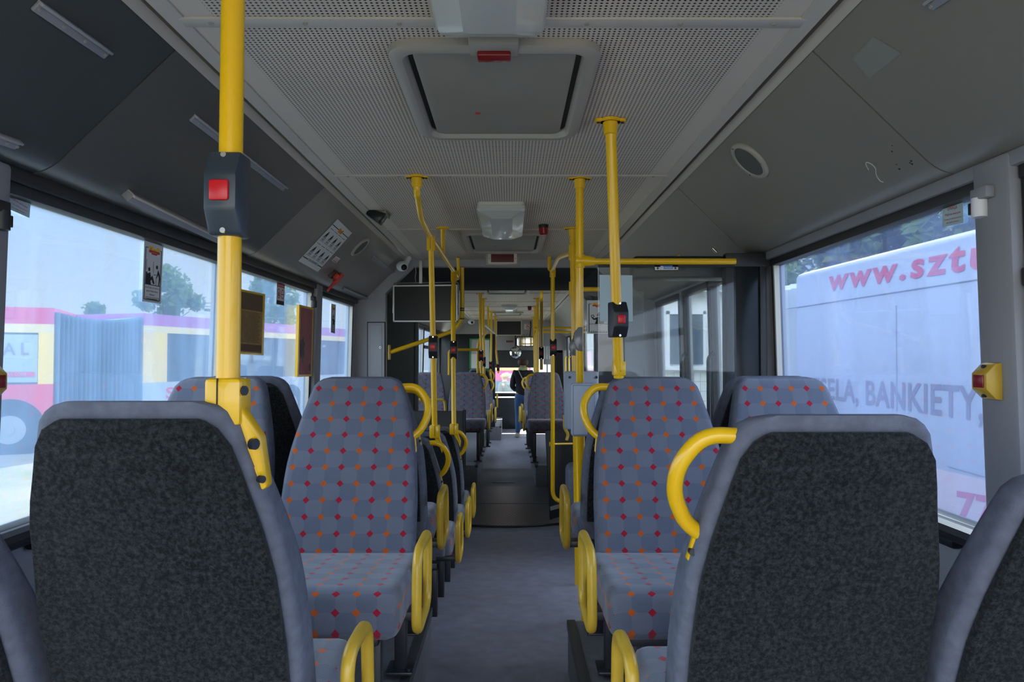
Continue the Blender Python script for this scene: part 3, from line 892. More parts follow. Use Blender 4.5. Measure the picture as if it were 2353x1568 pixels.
def seat_clamp(o, x, y, zt, s, big=False):
    """cast socket holding a pole on the corner of a seat back; s = side it runs down on"""
    bm = B()
    z0 = zt - .075
    box(bm, (x - .031, y - .026, z0), (x + .027, y + .026, zt), bev=.007)
    p = part('seat_clamp', bm, 'yellow', o)
    if big:
        bm = B()
        prism(bm, [V((x - .028, y - .022, z0 + .02)), V((x + .026, y - .022, z0 + .03)), V((x + .050, y + .0, z0 - .02)), V((x + .062, y + .0, z0 - .10)), V((x + .052, y + .0, z0 - .108)), V((x + .036, y + .0, z0 - .06)), V((x + .018, y - .01, z0 - .012)), V((x - .026, y - .02, z0 - .002))], V((0, .030, 0)), bev=.005)
        part('clamp_arm', bm, 'yellow', p)
        bm = B(); cyl(bm, (x + .040, y - .010, z0 - .030), (x + .048, y - .014, z0 - .030), .009, n=12); cyl(bm, (x + .052, y - .008, z0 - .086), (x + .060, y - .014, z0 - .086), .006, n=10)
        cyl(bm, (x + .022, y - .012, zt - .02), (x + .031, y - .016, zt - .02), .008, n=10)
        part('bolt', bm, 'steel', p)
        bm = B(); box(bm, (x - .010, y - .0275, z0 + .02), (x - .008, y - .024, zt - .0)); part('slot', bm, 'groove', p)
    else:
        bm = B(); box(bm, (x - .001, y - .0275, z0 + .012), (x + .001, y - .024, zt)); part('slot', bm, 'groove', p)
        bm = B()
        prism(bm, [V((x + s * .0, y - .02, z0 + .01)), V((x + s * .027, y - .02, z0 + .01)), V((x + s * .045, y, z0 - .05)), V((x + s * .040, y, z0 - .09)), V((x + s * .025, y, z0 - .05)), V((x, y - .02, z0 - .005))], V((0, .03, 0)), bev=.004)
        part('clamp_arm', bm, 'yellow', p)
gp = 'yellow grab poles'
# tall near pole
x, y = -.412, 1.125
o = thing('grab_pole', 'tall thick yellow pole standing on the dark seat back in front of the left window', 'grab pole', (x, y, 1.35), gp)
bm = B(); tube(bm, [(x - .003, y, 1.36), (x + .0, y, CEIL)], .0185, 24); part('tube', bm, 'yellow', o)
seat_clamp(o, x, y, 1.468, 1, big=True); bracket(o, x, y); button(o, x - .0015, y, 1.762, .0185)
# pole on patterned seat B
p0, p1 = V((.372, 2.285, CEIL)), PY(1422, 860, 2.47)
o = thing('grab_pole', 'yellow pole standing on top of the patterned seat right of the aisle', 'grab pole', p1, gp)
bm = B(); tube(bm, [p0, p1 - V((0, 0, .012))], .0185, 20); part('tube', bm, 'yellow', o)
bracket(o, p0.x, p0.y)
b = PY(1419, 733, 2.37); b = p0.lerp(p1, (p0.z - b.z) / (p0.z - p1.z)); button(o, b.x, b.y, b.z, .0185, 'black', .92, side=.2, wide=.0275)
bm = B(); box(bm, (p1.x - .022, p1.y - .022, p1.z - .005), (p1.x + .022, p1.y + .022, p1.z + .045), bev=.004); c = part('seat_clamp', bm, 'yellow', o)
bm = B(); box(bm, (p1.x + .002, p1.y - .0235, p1.z + .01), (p1.x + .0045, p1.y - .02, p1.z + .045)); part('slot', bm, 'groove', c)
# pole with the glass screen bar
x, y = .344, 3.02
o = thing('grab_pole', 'yellow pole with the high crossbar over the glass screen', 'grab pole', (.412, 3.5, floor_z(3.5)), gp)
bm = B(); tube(bm, fillet([(.412, 3.5, floor_z(3.5)), (x, y + .03, 1.45), (x, y, CEIL)], .3), .0175, 20); part('tube', bm, 'yellow', o)
bracket(o, x, y)
zb = PY(1500, 601, 3.02).z; xe = PY(1690, 601, 3.02).x
bm = B(); tube(bm, [(x, y, zb), (xe, y, zb)], .0135, 16); c = part('crossbar', bm, 'yellow', o)
bm = B(); tube(bm, [(x - .02, y, zb + .002), (x + .03, y, zb + .002), (x + .065, y, zb)], [.025, .024, .018], 16); part('t_joint', bm, 'yellow', c)
bm = B(); cyl(bm, (x, y, zb - .028), (x, y, zb + .028), .0215); part('collar', bm, 'yellow', c)
bm = B(); prism(bm, [PY(px_, py_, 3.0) for px_, py_ in ((1339, 752), (1330, 752), (1320.5, 765), (1319.5, 790), (1327, 805), (1339, 808))], V((0, .042, 0)), bev=.002); s_ = part('stop_button_box', bm, 'smoky', o, 'smoky grey stop button box turned sideways')
bm = B(); prism(bm, [PY(px_, py_, 3.01) for px_, py_ in ((1321, 770), (1318.5, 771), (1318, 786), (1321, 787))], V((0, .026, 0))); part('push_button', bm, 'black', s_)
# screen of clear glass below the bar
gz0 = 1.0
g0, g1 = PY(1375, 700, 3.03).x, PY(1686, 700, 3.03).x
o = thing('glass_screen', 'clear glass screen hanging below the yellow crossbar', 'glass screen', ((g0 + g1) / 2, 3.03, gz0))
bm = B(); box(bm, (g0, 3.027, gz0), (g1, 3.034, zb - .02)); part('glass_sheet', bm, 'glass', o)
bm = B(); box(bm, (g0, 3.02, zb - .024), (g1, 3.04, zb - .012)); part('rail', bm, 'groove', o)
bm = B(); box(bm, (g0 - .0015, 3.026, gz0), (g0, 3.035, zb - .024)); part('glass_edge', bm, 'alu', o)
def sheet(name, label, cat, corners, Y, mat, th=.001):
    q = Quad(*[PY(a, b, Y) for a, b in corners])
    ctr = (q.c[2] + q.c[3]) / 2
    o = thing(name, label, cat, ctr)
    bm = B(); q.slab(bm, th); part('sheet', bm, mat, o)
    return o, q
o, q = sheet('paper_sheet', 'blank pale green sheet stuck on the glass screen behind the yellow pole', 'paper', [(1377, 632), (1453, 633), (1454, 739), (1378, 739)], 3.025, 'paperb')
o, q = sheet('maker_plate', 'small silver plate with a blue label under the yellow crossbar', 'plate', [(1504, 610), (1558, 610), (1558, 620.5), (1505, 621)], 3.022, 'alu', .002)
bm = B(); q.rect(bm, .23, .08, .77, .78, .0025); t = part('label_print', bm, 'blueink', o)
bm = B()
q.ring(bm, .31, .55, .07, .36, .4, .003); q.rect(bm, .28, .42, .30, .75, .003); q.rect(bm, .32, .42, .34, .75, .003)
q.bars(bm, .42, .40, .74, .62, .003, 9); part('logo', bm, 'white', t)
bm = B(); q.disc(bm, .12, .62, .045, .24, .003); q.disc(bm, .88, .62, .045, .24, .003); part('screw', bm, 'steel', o)
# second pole behind
x, y = .418, 4.2
xf = PY(1328, 1322, 4.2).x
o = thing('grab_pole', 'yellow pole behind the crossbar pole, standing on the aisle floor', 'grab pole', (xf, y, floor_z(y)), gp)
bm = B(); tube(bm, [(xf, y, floor_z(y)), (x, y, CEIL)], .0175, 18); part('tube', bm, 'yellow', o)
bracket(o, x, y)
zr = PY(1312, 580, 4.2).z
e1, e2 = PY(1283, 592, 4.7), PY(1268, 624, 5.45)
bm = B(); tube(bm, fillet([(x, y, zr), e1, e2], .12), .0145, 14); c = part('side_rail', bm, 'yellow', o)
bm = B(); cyl(bm, (x, y, zr - .045), (x, y, zr + .045), .024); cyl(bm, (x, y, zr), V((x, y, zr)) + (e1 - V((x, y, zr))).normalized() * .07, .022, .017); part('collar', bm, 'yellow', c)
z2 = PY(1320, 665, 4.2).z
bm = B(); tube(bm, [(x, y, z2), (PY(1378, 665, 4.2).x, y, z2)], .0135, 14); c = part('crossbar', bm, 'yellow', o)
bm = B(); cyl(bm, (x, y, z2 - .045), (x, y, z2 + .045), .022); part('collar', bm, 'yellow', c)
bm = B(); prism(bm, [PY(px_, py_, 4.18) for px_, py_ in ((1323.5, 774), (1318, 776), (1309, 788), (1308.5, 803), (1315, 817), (1323.5, 818))], V((0, .042, 0)), bev=.002); part('stop_button_box', bm, 'smoky', o, 'smoky grey stop button box turned sideways')
# barrier tube at the gangway right
a, b_, c_ = PY(1270, 622, 5.45), PY(1270, 1150, 5.5), PY(1316, 1158, 5.5)
o = thing('grab_pole', 'long thin yellow pole right of the aisle bent sideways at its foot', 'grab pole', (a.x, 5.5, b_.z), gp)
h = PY(1262, 590, 5.42)
bm = B(); tube(bm, fillet([c_, b_, a], .16), .0165, 14); part('tube', bm, 'yellow', o)
bm = B(); tube(bm, fillet([V((h.x, 5.42, CEIL)), PY(1262, 620, 5.42), a], .08), .0145, 12); part('hanger', bm, 'yellow', o)
bm = B(); cyl(bm, a - V((0, 0, .05)), a + V((0, 0, .03)), .024); part('collar', bm, 'yellow', o)
b = PY(1271, 799, 5.48); button(o, b.x, b.y, b.z, .0165, 'black', 1.0)
bm = B(); cyl(bm, PY(1264, 1021, 5.5), PY(1318, 1020, 5.6), .009, n=10); cyl(bm, PY(1262, 1021, 5.5), PY(1265, 1021, 5.5), .018, n=10); part('crossbar', bm, 'yellow', o)
# left overhead rail with hangers
A0 = PY(958, 403, 3.0); A0.z = CEIL
J1, J2 = PY(990, 545, 3.85), PY(1043, 624, 5.35)
o = thing('ceiling_handrail', 'bent yellow handrail under the ceiling left of the aisle', 'handrail', (A0.x, 3.0, 2.1))
E = PY(1052, 640, 5.62)
bm = B(); tube(bm, fillet([A0, A0 - V((0, 0, .075)), PY(967, 500, 3.33), J1, J2, E], .10), .0155, 16); part('rail', bm, 'yellow', o)
bracket(o, A0.x, 3.0)
hx = PY(1017, 525, 4.2).x
t = (4.52 - J1.y) / (J2.y - J1.y); zj = J1.z + (J2.z - J1.z) * t; xj = J1.x + (J2.x - J1.x) * t
bm = B(); tube(bm, [(hx, 4.2, CEIL), (xj, 4.52, zj)], .0145, 12); cyl(bm, (hx, 4.2, CEIL - .008), (hx, 4.2, CEIL), .04); part('hanger', bm, 'yellow', o)
t2 = PY(1049, 595, 5.3)
bm = B(); tube(bm, fillet([V((t2.x, 5.45, CEIL)), V((t2.x, 5.5, J2.z + .03)), E], .04), .0145, 12); part('hanger', bm, 'yellow', o)
# pole 3 and 4 below the rail
def low_pole(j, pts, label, by, bz_px, cl_y, cl_px):
    o = thing('grab_pole', label, 'grab pole', pts[-1], gp)
    bm = B(); tube(bm, fillet([j - V((0, 0, .0))] + pts, .12), .0165, 16); part('tube', bm, 'yellow', o)
    bm = B(); cyl(bm, j - V((0, 0, .075)), j + V((0, 0, .005)), .0235); c = part('collar', bm, 'yellow', o)
    bm = B(); box(bm, (j.x - .0012, j.y - .025, j.z - .07), (j.x + .0012, j.y - .02, j.z - .005)); part('slot', bm, 'groove', c)
    b = PY(bz_px[0], bz_px[1], by); button(o, b.x, b.y, b.z, .0165, 'black', .96)
    c = PY(cl_px[0], cl_px[1], cl_y)
    seat_clamp(o, c.x, c.y, c.z, 1)
    return o
low_pole(J1, [PY(994, 730, 4.0), PY(999, 985, 4.05)], 'bent yellow pole left of the aisle reaching from the handrail to a low seat', 4.0, (996, 798), 4.05, (1000, 977))
low_pole(J2, [PY(1041, 705, 5.0), PY(1043, 980, 4.85)], 'thinner yellow pole just beside the bent one, down to the seat at the gangway', 4.95, (1043, 805), 4.85, (1044, 974))
# bent bar across the gangway on the left
pts = [PY(896, 810, 5.6), PY(1040, 762, 5.75), PY(1062, 735, 5.75), PY(1062, 606, 5.65)]
o = thing('grab_rail', 'dull yellow tube bent from the left pillar up to the gangway ceiling', 'grab rail', pts[0])
bm = B(); tube(bm, fillet(pts, .16, 8), .0175, 16); part('tube', bm, 'yellow', o)
bm = B(); p = pts[0]; box(bm, (p.x - .012, p.y - .03, p.z - .06), (p.x + .002, p.y + .03, p.z + .06), bev=.004); part('wall_flange', bm, 'yellow_worn', o)
bm = B()
for yy in (709, 714, 733):
    p = PY(1062, yy, 5.72); cyl(bm, p - V((0, 0, .004)), p + V((0, 0, .004)), .019, n=12)
part('cable_tie', bm, 'black', o)
# poles of the front section: (top px, depth, bottom px, button y px, label)
FP = [((1104, 674), 8.48, (1106, 858), 818, 'first thin pole beyond the gangway left of the aisle'),
      ((1110.5, 686), 9.2, (1112, 866), 832, 'second thin pole beyond the gangway left of the aisle'),
      ((1129, 716), 11.8, (1127.5, 902), 840, 'fourth thin pole beyond the gangway left of the aisle, down to a low seat'),
      ((1138, 728), 13.1, (1145, 858), 845, 'bent thin pole next to the driver'),
      ((1244, 660), 7.75, (1244, 850), 812, 'first thin pole beyond the gangway right of the aisle'),
      ((1235, 686), 9.2, (1236, 985), 0, 'thick pole right of the aisle beside the standing person'),
      ((1230, 704), 10.6, (1231, 870), 0, 'pole half hidden by the thick pole beside the standing person'),
      ((1226.5, 728), 13.3, (1228, 860), 0, 'last pole right of the aisle before the front door')]
for (tx, ty), Y, (bx, by), bt, lb in FP:
    t, b = PY(tx, ty, Y), PY(bx, by, Y); t.z = CEIL
    o = thing('grab_pole', 'yellow ' + lb, 'grab pole', b, gp)
    path = [b, V((b.x, b.y, b.z + .35)), V((t.x, t.y, t.z - .45)), t] if bx != 1145 else [b, PY(1144, 842, Y), PY(1138, 790, Y), t]
    bm = B(); tube(bm, fillet(path, .2), .0175, 12); part('tube', bm, 'yellow', o)
    bracket(o, t.x, t.y)
    if bt: q = PY(bx - .3, bt, Y); button(o, q.x, q.y, q.z, .0175, 'black')
a, b, c = PY(1121, 704, 10.6), PY(1123, 752, 10.6), PY(1113, 768, 10.0); a.z = CEIL
o = thing('ceiling_handrail', 'short yellow hanger and shiny rail deep in the front section', 'handrail', b)
bm = B(); tube(bm, fillet([a, b, c], .06), .0165, 10); part('hanger', bm, 'yellow', o)
bm = B(); tube(bm, [PY(1113, 747, 9.2), PY(1141, 771, 13.1)], .015, 10); part('rail', bm, 'alu', o)
for yy, Y, lb in ((754, 9.2, 'upper of the two thin yellow crossbars at the far right door'), (763, 9.9, 'lower of the two thin yellow crossbars at the far right door')):
    o = thing('grab_rail', lb, 'grab rail', PY(1240, yy, Y))
    bm = B(); tube(bm, [PY(1228, yy, Y), PY(1345, yy, Y)], .0155, 10); part('tube', bm, 'yellow', o)
pts = [PY(1032, 862, 8.35), PY(1032, 804, 8.35), PY(1098, 804, 8.45)]
o = thing('grab_rail', 'thin yellow bar bent square above the patterned seats beyond the gangway', 'grab rail', pts[0])
bm = B(); tube(bm, fillet(pts, .05), .0155, 10); part('tube', bm, 'yellow', o)
pts = [PY(1098, 858, 8.5), PY(1098, 800, 8.5), PY(1101, 782, 8.5), PY(1121, 762, 10.0)]
bm = B(); tube(bm, fillet(pts, .1), .0165, 10); part('upright', bm, 'yellow', o)
pts = [PY(948, 925, 8.25), PY(948, 919, 8.25), PY(1022, 919, 8.25), PY(1024, 945, 8.25)]
o = thing('grab_rail', 'yellow bar in front of the patterned window seat beyond the gangway', 'grab rail', pts[-1])
bm = B(); tube(bm, fillet(pts, .05), .016, 10); part('tube', bm, 'yellow_worn', o)

# ------------------------------------------------------------------ ceiling furniture
def hatch(y0, y1, label, latch, dot=True, hw=.272):
    yc = (y0 + y1) / 2; hl = (y1 - y0) / 2
    o = thing('roof_hatch', label, 'roof hatch', (0, yc, CEIL), 'roof hatches')
    bm = B()
    def ring(w, l, r, z): return [V((x, yc + y, z)) for x, y in rrect(w, l, r, 6)]
    rs = [ring(hw, hl, .07, CEIL + .0), ring(hw, hl, .07, CEIL - .018), ring(hw - .010, hl - .010, .065, CEIL - .026), ring(hw - .034, hl - .030, .05, CEIL - .026), ring(hw - .040, hl - .036, .045, CEIL - .018), ring(hw - .046, hl - .040, .045, CEIL + .0), ring(hw - .046, hl - .040, .045, CEIL - .001)]
    loft(bm, rs, cap=False); part('frame', bm, 'hatchf', o, ang=50)
    bm = B(); box(bm, (-hw + .03, y0 + .03, CEIL - .002), (hw - .03, y1 - .03, CEIL - .0005)); part('gap', bm, 'groove', o)
    bm = B(); pts = [V((x, yc + y, CEIL - .014)) for x, y in rrect(hw - .062, hl - .040, .03, 5)]
    prism(bm, pts, V((0, 0, .010)), bev=.003); p = part('hatch_panel', bm, 'hatch', o)
    if dot:
        bm = B(); cyl(bm, (-.062, y0 + .50 * (y1 - y0) + .12, CEIL - .0155), (-.062, y0 + .50 * (y1 - y0) + .12, CEIL - .0135), .009, n=12); part('orange_dot', bm, 'orange', p)
    if latch:
        bm = B(); box(bm, (-.062, y0 - .028, CEIL - .028), (.062, y0 + .045, CEIL), bev=.006); l = part('latch_housing', bm, 'hatchf', o)
        bm = B(); box(bm, (-.042, y0 + .008, CEIL - .040), (.042, y0 + .052, CEIL - .027), bev=.004); part('latch_handle', bm, 'redlens', l, 'dark red latch handle')
hatch(1.70, 2.435, 'big grey roof hatch with a dark red latch and an orange dot', True)
hatch(4.30, 5.09, 'grey roof hatch half hidden behind the second ceiling lamp', False)
hatch(7.70, 8.38, 'pale roof hatch just beyond the gangway', False)
hatch(11.85, 12.6, 'far roof hatch near the driver', False)
def lamp(y0, y1, x, label):
    o = thing('ceiling_lamp', label, 'ceiling lamp', (x, (y0 + y1) / 2, CEIL), 'ceiling lamps')
    yc, hl = (y0 + y1) / 2, (y1 - y0) / 2
    bm = B(); rs = []
    for w, l, z, r in ((.118, hl + .002, CEIL, .02), (.118, hl + .002, CEIL - .022, .02)):
        rs.append([V((x + a, yc + b, z)) for a, b in rrect(w, l, r, 4)])
    loft(bm, rs); part('housing', bm, 'cream', o)
    bm = B(); rs = []
    for w, l, z, r in ((.125, hl + .008, CEIL - .018, .03), (.125, hl + .008, CEIL - .034, .03), (.118, hl - .002, CEIL - .045, .028), (.058, hl - .075, CEIL - .072, .012)):
        rs.append([V((x + a, yc + b, z)) for a, b in rrect(w, l, r, 4)])
    loft(bm, rs); part('lens', bm, 'lens', o, ang=18)
lamp(.75, 1.60, -.005, 'big pale ceiling lamp cut off by the top picture edge')
lamp(3.50, 4.28, -.005, 'pale ceiling lamp in front of the second roof hatch')
lamp(10.3, 11.1, .03, 'small pale ceiling lamp in the front section')
p = PZ(1249, 516, CEIL)
for (px, py, rr), lb in (((1249, 517, .028), 'red alarm lamp under the ceiling near the crossbar pole'), ((1217, 704, .03), 'small red alarm lamp in the front section')):
    p = PZ(px, py, CEIL)
    o = thing('alarm_lamp', lb, 'alarm lamp', p)
    bm = B(); cyl(bm, p, p - V((0, 0, .02)), rr * 1.05); part('base', bm, 'black', o)
    bm = B(); tube(bm, [p - V((0, 0, .02)), p - V((0, 0, .055)), p - V((0, 0, .062))], [rr, rr * .9, rr * .6], 18); part('lens', bm, 'redlens', o)
# red display sign
q = Quad(PY(1116, 578, 5.2), PY(1193, 578, 5.2), PY(1193, 610, 5.2), PY(1116, 610, 5.2))
o = thing('stop_display', 'cream framed dark red display above the gangway', 'display', (q.c[3] + q.c[2]) / 2)
bm = B(); box(bm, (q.c[0].x, 5.205, q.c[3].z), (q.c[1].x, 5.26, CEIL), bev=.004); part('housing', bm, 'hatchf', o)
bm = B(); prism(bm, [q.pt(.07 + .86 * (.5 + a), .10 + .78 * (.5 + b)) for a, b in rrect(.5, .5, .06, 4)], V((0, .012, 0))); f = part('bezel', bm, 'cream', o)
bm = B(); q.rect(bm, .16, .20, .84, .78, .003); part('red_panel', bm, 'redscreen', f)
bm = B(); q.disc(bm, .105, .5, .012, .03, .002); q.disc(bm, .895, .5, .012, .03, .002); part('screw', bm, 'steel', f)

# things on the coving -------------------------------------------------------
def holder(s, p, q, label, w=.026, grp='card holder strips'):
    a, b = COV(s, *p), COV(s, *q)
    d = (b - a); n_ = covn(s); side = d.normalized().cross(n_)
    o = thing('card_holder', label, 'card holder', (a + b) / 2, grp)
    bm = B(); obox(bm, a - side * w / 2, d, side * w, n_ * .009, bev=.003); part('strip', bm, 'wallp', o)
    bm = B(); obox(bm, a - side * w * .5, d, side * .007, n_ * .016, bev=.002); part('lip', bm, 'wall', o)
    bm = B()
    for t in (.04, .35, .65, .96):
        c = a + d * t + side * w * .12
        cyl(bm, c + n_ * .008, c + n_ * .011, .004, n=8)
    part('screw', bm, 'hatchf', o)
holder(-1, (78, 8), (243, 122), 'grey card holder strip at the top left corner of the picture')
holder(-1, (440, 268), (652, 432), 'grey card holder strip passing behind the tall yellow pole')
holder(-1, (-40, 303), (38, 330), 'grey card holder strip end at the left picture edge')
holder(-1, (855, 590), (902, 625), 'faint card holder strip near the left camera')
holder(-1, (788, 662), (846, 687), 'faint card holder strip below the red hammer', w=.02)
holder(1, (2140, 8), (2240, -60), 'pale card holder strip cut by the top right picture edge')
def on_wall_strip(s, p, q, label):
    pass
# lower strip sits on the curve above the window
a, b = COV(-1, 285, 440, -.004), COV(-1, 505, 548, -.004)
o = thing('card_holder', 'long grey card holder strip low above the big left window', 'card holder', (a + b) / 2, 'card holder strips')
d = b - a; n_ = covn(-1); sd = d.normalized().cross(n_)
bm = B(); obox(bm, a - sd * .014, d, sd * .028, n_ * .03, bev=.003); part('strip', bm, 'wallp', o)
bm = B(); obox(bm, a - sd * .014, d, sd * .007, n_ * .036, bev=.002); part('lip', bm, 'ceil', o)
def speaker(s, c, rpx, label):
    p = COV(s, *c); n_ = covn(s); u = V((0, 1, 0)); v = n_.cross(u)
    o = thing('ceiling_speaker', label, 'speaker', p, 'round speakers')
    bm = B(); rs = []
    for r, h in ((rpx, 0), (rpx, .006), (rpx * .93, .012), (rpx * .80, .012), (rpx * .77, .007)):
        rs.append([p + u * r * math.cos(2 * PI * k / 36) + v * r * math.sin(2 * PI * k / 36) + n_ * h for k in range(36)])
    loft(bm, rs); part('ring', bm, 'hatchf', o, ang=50)
    bm = B(); rs = [[p + u * r * math.cos(2 * PI * k / 36) + v * r * math.sin(2 * PI * k / 36) + n_ * h for k in range(36)] for r, h in ((rpx * .78, .006), (rpx * .76, .0095), (rpx * .3, .011))]
    loft(bm, rs); part('grille', bm, 'grille', o)
    bm = B()
    for k in range(3):
        a = .6 + 2 * PI * k / 3; c = p + (u * math.cos(a) + v * math.sin(a)) * rpx * .87
        cyl(bm, c + n_ * .011, c + n_ * .014, .004, n=8)
    part('screw', bm, 'chrome', o)
speaker(1, (1724, 368), .082, 'round speaker with a dark grille on the right sloping panel')
speaker(-1, (827, 567), .075, 'round speaker on the left sloping panel next to the notice')
# notice on the left coving
def cquad(s, pts, off=.002): return Quad(*[COV(s, x, y, off) for x, y in pts])
q = cquad(-1, [(775.4, 503.6), (808.6, 535.5), (729.8, 624.7), (685.4, 599.7)])
o = thing('notice_sheet', 'long white notice with rows of small pictures on the left sloping panel', 'notice', (q.c[2] + q.c[3]) / 2)
bm = B(); q.slab(bm, .0012); part('sheet', bm, 'paper', o)
bm = B()
q.rect(bm, .0, .115, .38, .13, .002); q.rect(bm, .62, .115, 1, .13, .002); q.rect(bm, .0, .875, .24, .892, .002); q.rect(bm, .76, .875, 1, .892, .002)
q.frame(bm, .26, .86, .74, .90, .01, .005, .002); q.bars(bm, .30, .872, .70, .888, .0022, 12)
random.seed(3)
for r in range(2):
    for c in range(4):
        u0, v0 = .04 + .24 * c, .19 + .345 * r
        q.rect(bm, u0, v0, u0 + .19, v0 + .008, .002); q.rect(bm, u0, v0 + .28, u0 + .19, v0 + .286, .002)
        for k in range(3): q.rect(bm, u0 + .03, v0 + .225 + .016 * k, u0 + .16, v0 + .232 + .016 * k, .002)
        cx, cy = u0 + .08 + .04 * random.random(), v0 + .12
        q.disc(bm, cx, cy - .035, .022, .013, .002)
        pp = [(cx - .03, cy - .02), (cx + .03, cy - .02), (cx + .04, cy + .06), (cx + .01, cy + .08), (cx + .005, cy + .03), (cx - .03, cy + .08), (cx - .06, cy + .07)]
        q.poly(bm, pp, .002); q.rect(bm, u0 + .01, cy + .08, u0 + .18, cy + .088, .002)
part('print', bm, 'ink', o)
bm = B(); q.poly(bm, [(.38, .08), (.46, .08), (.46, .10), (.54, .10), (.54, .08), (.62, .08), (.60, .165), (.40, .165)], .0023); part('emblem', bm, 'orgink', o)
q = cquad(-1, [(772, 588.6), (781.6, 594.5), (772, 605), (762, 599)])
o = thing('small_label', 'tiny white label below the long notice', 'label', q.c[3])
bm = B(); q.slab(bm, .001); part('sheet', bm, 'paper', o)
bm = B(); q.ring(bm, .3, .45, .18, .2, .3, .0015); q.ring(bm, .72, .45, .18, .2, .3, .0015); q.rect(bm, .1, .75, .9, .88, .0015); part('print', bm, 'redink', o)
# old adhesive patch, scratch and dirt specks on the right coving
q = cquad(1, [(2008, 84), (2071, 122), (1999, 180), (1958, 135)], .0006)
bm = B(); q.slab(bm, .0008)
solo('adhesive_patch', bm, 'patch', 'faint pale square patch left on the right sloping panel', 'patch')
pts = [(1996, 391), (1989, 378), (1990, 372), (2003, 377), (2013, 388), (2012, 398), (2016, 408), (2023, 417), (2030, 419)]
bm = B(); tube(bm, fillet([COV(1, *p, .0008) for p in pts], .02, 4), .0009, 5)
solo('scratch_mark', bm, 'paper', 'thin white wavy scratch on the right sloping panel', 'scratch')
bm = B(); nn = covn(1)
for x, y, r in ((2049.7, 348, .0025), (2050, 335, .0015), (2066.7, 388.6, .003), (2060, 378, .0018), (2094, 370, .0028), (2096, 377, .003), (2091, 374, .002)):
    p = COV(1, x, y, .0003); cyl(bm, p, p + nn * .0008, r, n=8)
o = solo('dirt_specks', bm, 'ink', 'cluster of tiny black specks above the big right window', 'dirt'); o['kind'] = 'stuff'
# hammer
a, b = COV(-1, 752, 669, .05), COV(-1, 786, 630, .03)
o = thing('emergency_hammer', 'red emergency hammer hanging above the narrow left window', 'hammer', a)
d = (b - a); n_ = covn(-1)
bm = B(); tube(bm, [a, a + d * .45, a + d * .5, a + d * 1.0], [.009, .010, .016, .017], 12); part('handle', bm, 'orange', o)
hd = a + d * .9
bm = B(); tube(bm, [a + d * .62 + V((0, -.055, .01)), a + d * .80 + V((0, -.05, .01))], .022, 10); part('hammer_head', bm, 'orange', o)
bm = B(); obox(bm, a + d * .55 - n_ * .05 + V((0, -.09, 0)), d * .4, V((0, .10, 0)), n_ * .035, bev=.005); part('wall_holder', bm, 'hammerbk', o)
# camera + monitor
p = PY(924, 612, 5.3)
o = thing('surveillance_camera', 'white dome camera at the left ceiling corner by the gangway', 'camera', p)
bm = B(); sphere(bm, p, .045, 18, sc=(1, 1, .9)); cyl(bm, p + V((.02, .02, .02)), p + V((.045, .05, .075)), .022); part('housing', bm, 'white', o)
bm = B(); sphere(bm, p + V((.018, -.028, -.012)), .024, 14); part('lens_dome', bm, 'screen', o)
p = PY(1083, 740, 9.9)
o = thing('surveillance_camera', 'small white dome camera on the left beyond the gangway', 'camera', p)
bm = B(); sphere(bm, p, .04, 16, sc=(1.2, 1, .9)); part('housing', bm, 'white', o)
bm = B(); sphere(bm, p + V((.012, -.03, -.01)), .018, 12); part('lens_dome', bm, 'screen', o)
p = PY(862, 488, 3.72)
o = thing('monitor_box', 'dark wedge shaped box at the left ceiling corner', 'monitor box', p)
bm = B(); prism(bm, [PY(846, 478, 3.7), PY(886, 490, 3.7), PY(869, 512, 3.7), PY(840, 492, 3.7)], V((0, .09, 0)), bev=.004); part('face', bm, 'screen', o)
bm = B(); prism(bm, [PY(832, 474, 3.72), PY(888, 475, 3.72), PY(887, 495, 3.72), PY(874, 488, 3.72), PY(850, 478, 3.72)], V((0, .12, 0)), bev=.003); part('hood', bm, 'hatch', o)
# hanging screen left of the gangway
q = Quad(PY(903, 656, 5.52), PY(1051, 654, 5.52), PY(1051, 740, 5.52), PY(903, 740, 5.52))
o = thing('hanging_screen', 'big dark screen with a pale frame hanging left of the gangway', 'screen', (q.c[2] + q.c[3]) / 2)
y = 5.52
bm = B(); t = .012
for a, b, c, d in ((0, 0, 1, .035), (0, .965, 1, 1), (0, 0, .02, 1), (.98, 0, 1, 1)):
    prism(bm, [q.pt(a, b), q.pt(c, b), q.pt(c, d), q.pt(a, d)], V((0, .05, 0)))
part('frame', bm, 'alu', o)
bm = B(); prism(bm, [q.pt(.015, .03), q.pt(.985, .03), q.pt(.985, .97), q.pt(.015, .97)], V((0, .04, 0))); bmesh.ops.translate(bm, verts=bm.verts, vec=V((0, .006, 0))); part('display', bm, 'screen', o)
bm = B(); tube(bm, fillet([q.pt(-.01, .75) + V((0, .04, 0)), q.pt(-.01, -.07) + V((0, .04, 0)), q.pt(1.01, -.07) + V((0, .04, 0)), q.pt(1.01, .8) + V((0, .04, 0))], .02), .006, 8); part('bracket_bar', bm, 'alu', o)
a = PY(967, 606, 5.56); b = PY(967, 652, 5.56)
bm = B(); box(bm, (a.x - .012, 5.55, b.z), (a.x + .012, 5.57, a.z + .02)); part('hanger', bm, 'alu', o)
bm = B(); tube(bm, [PY(954, 606, 5.6), PY(956, 625, 5.6), PY(954, 638, 5.6), PY(956, 652, 5.6)], .003, 6); part('cable', bm, 'cream', o)
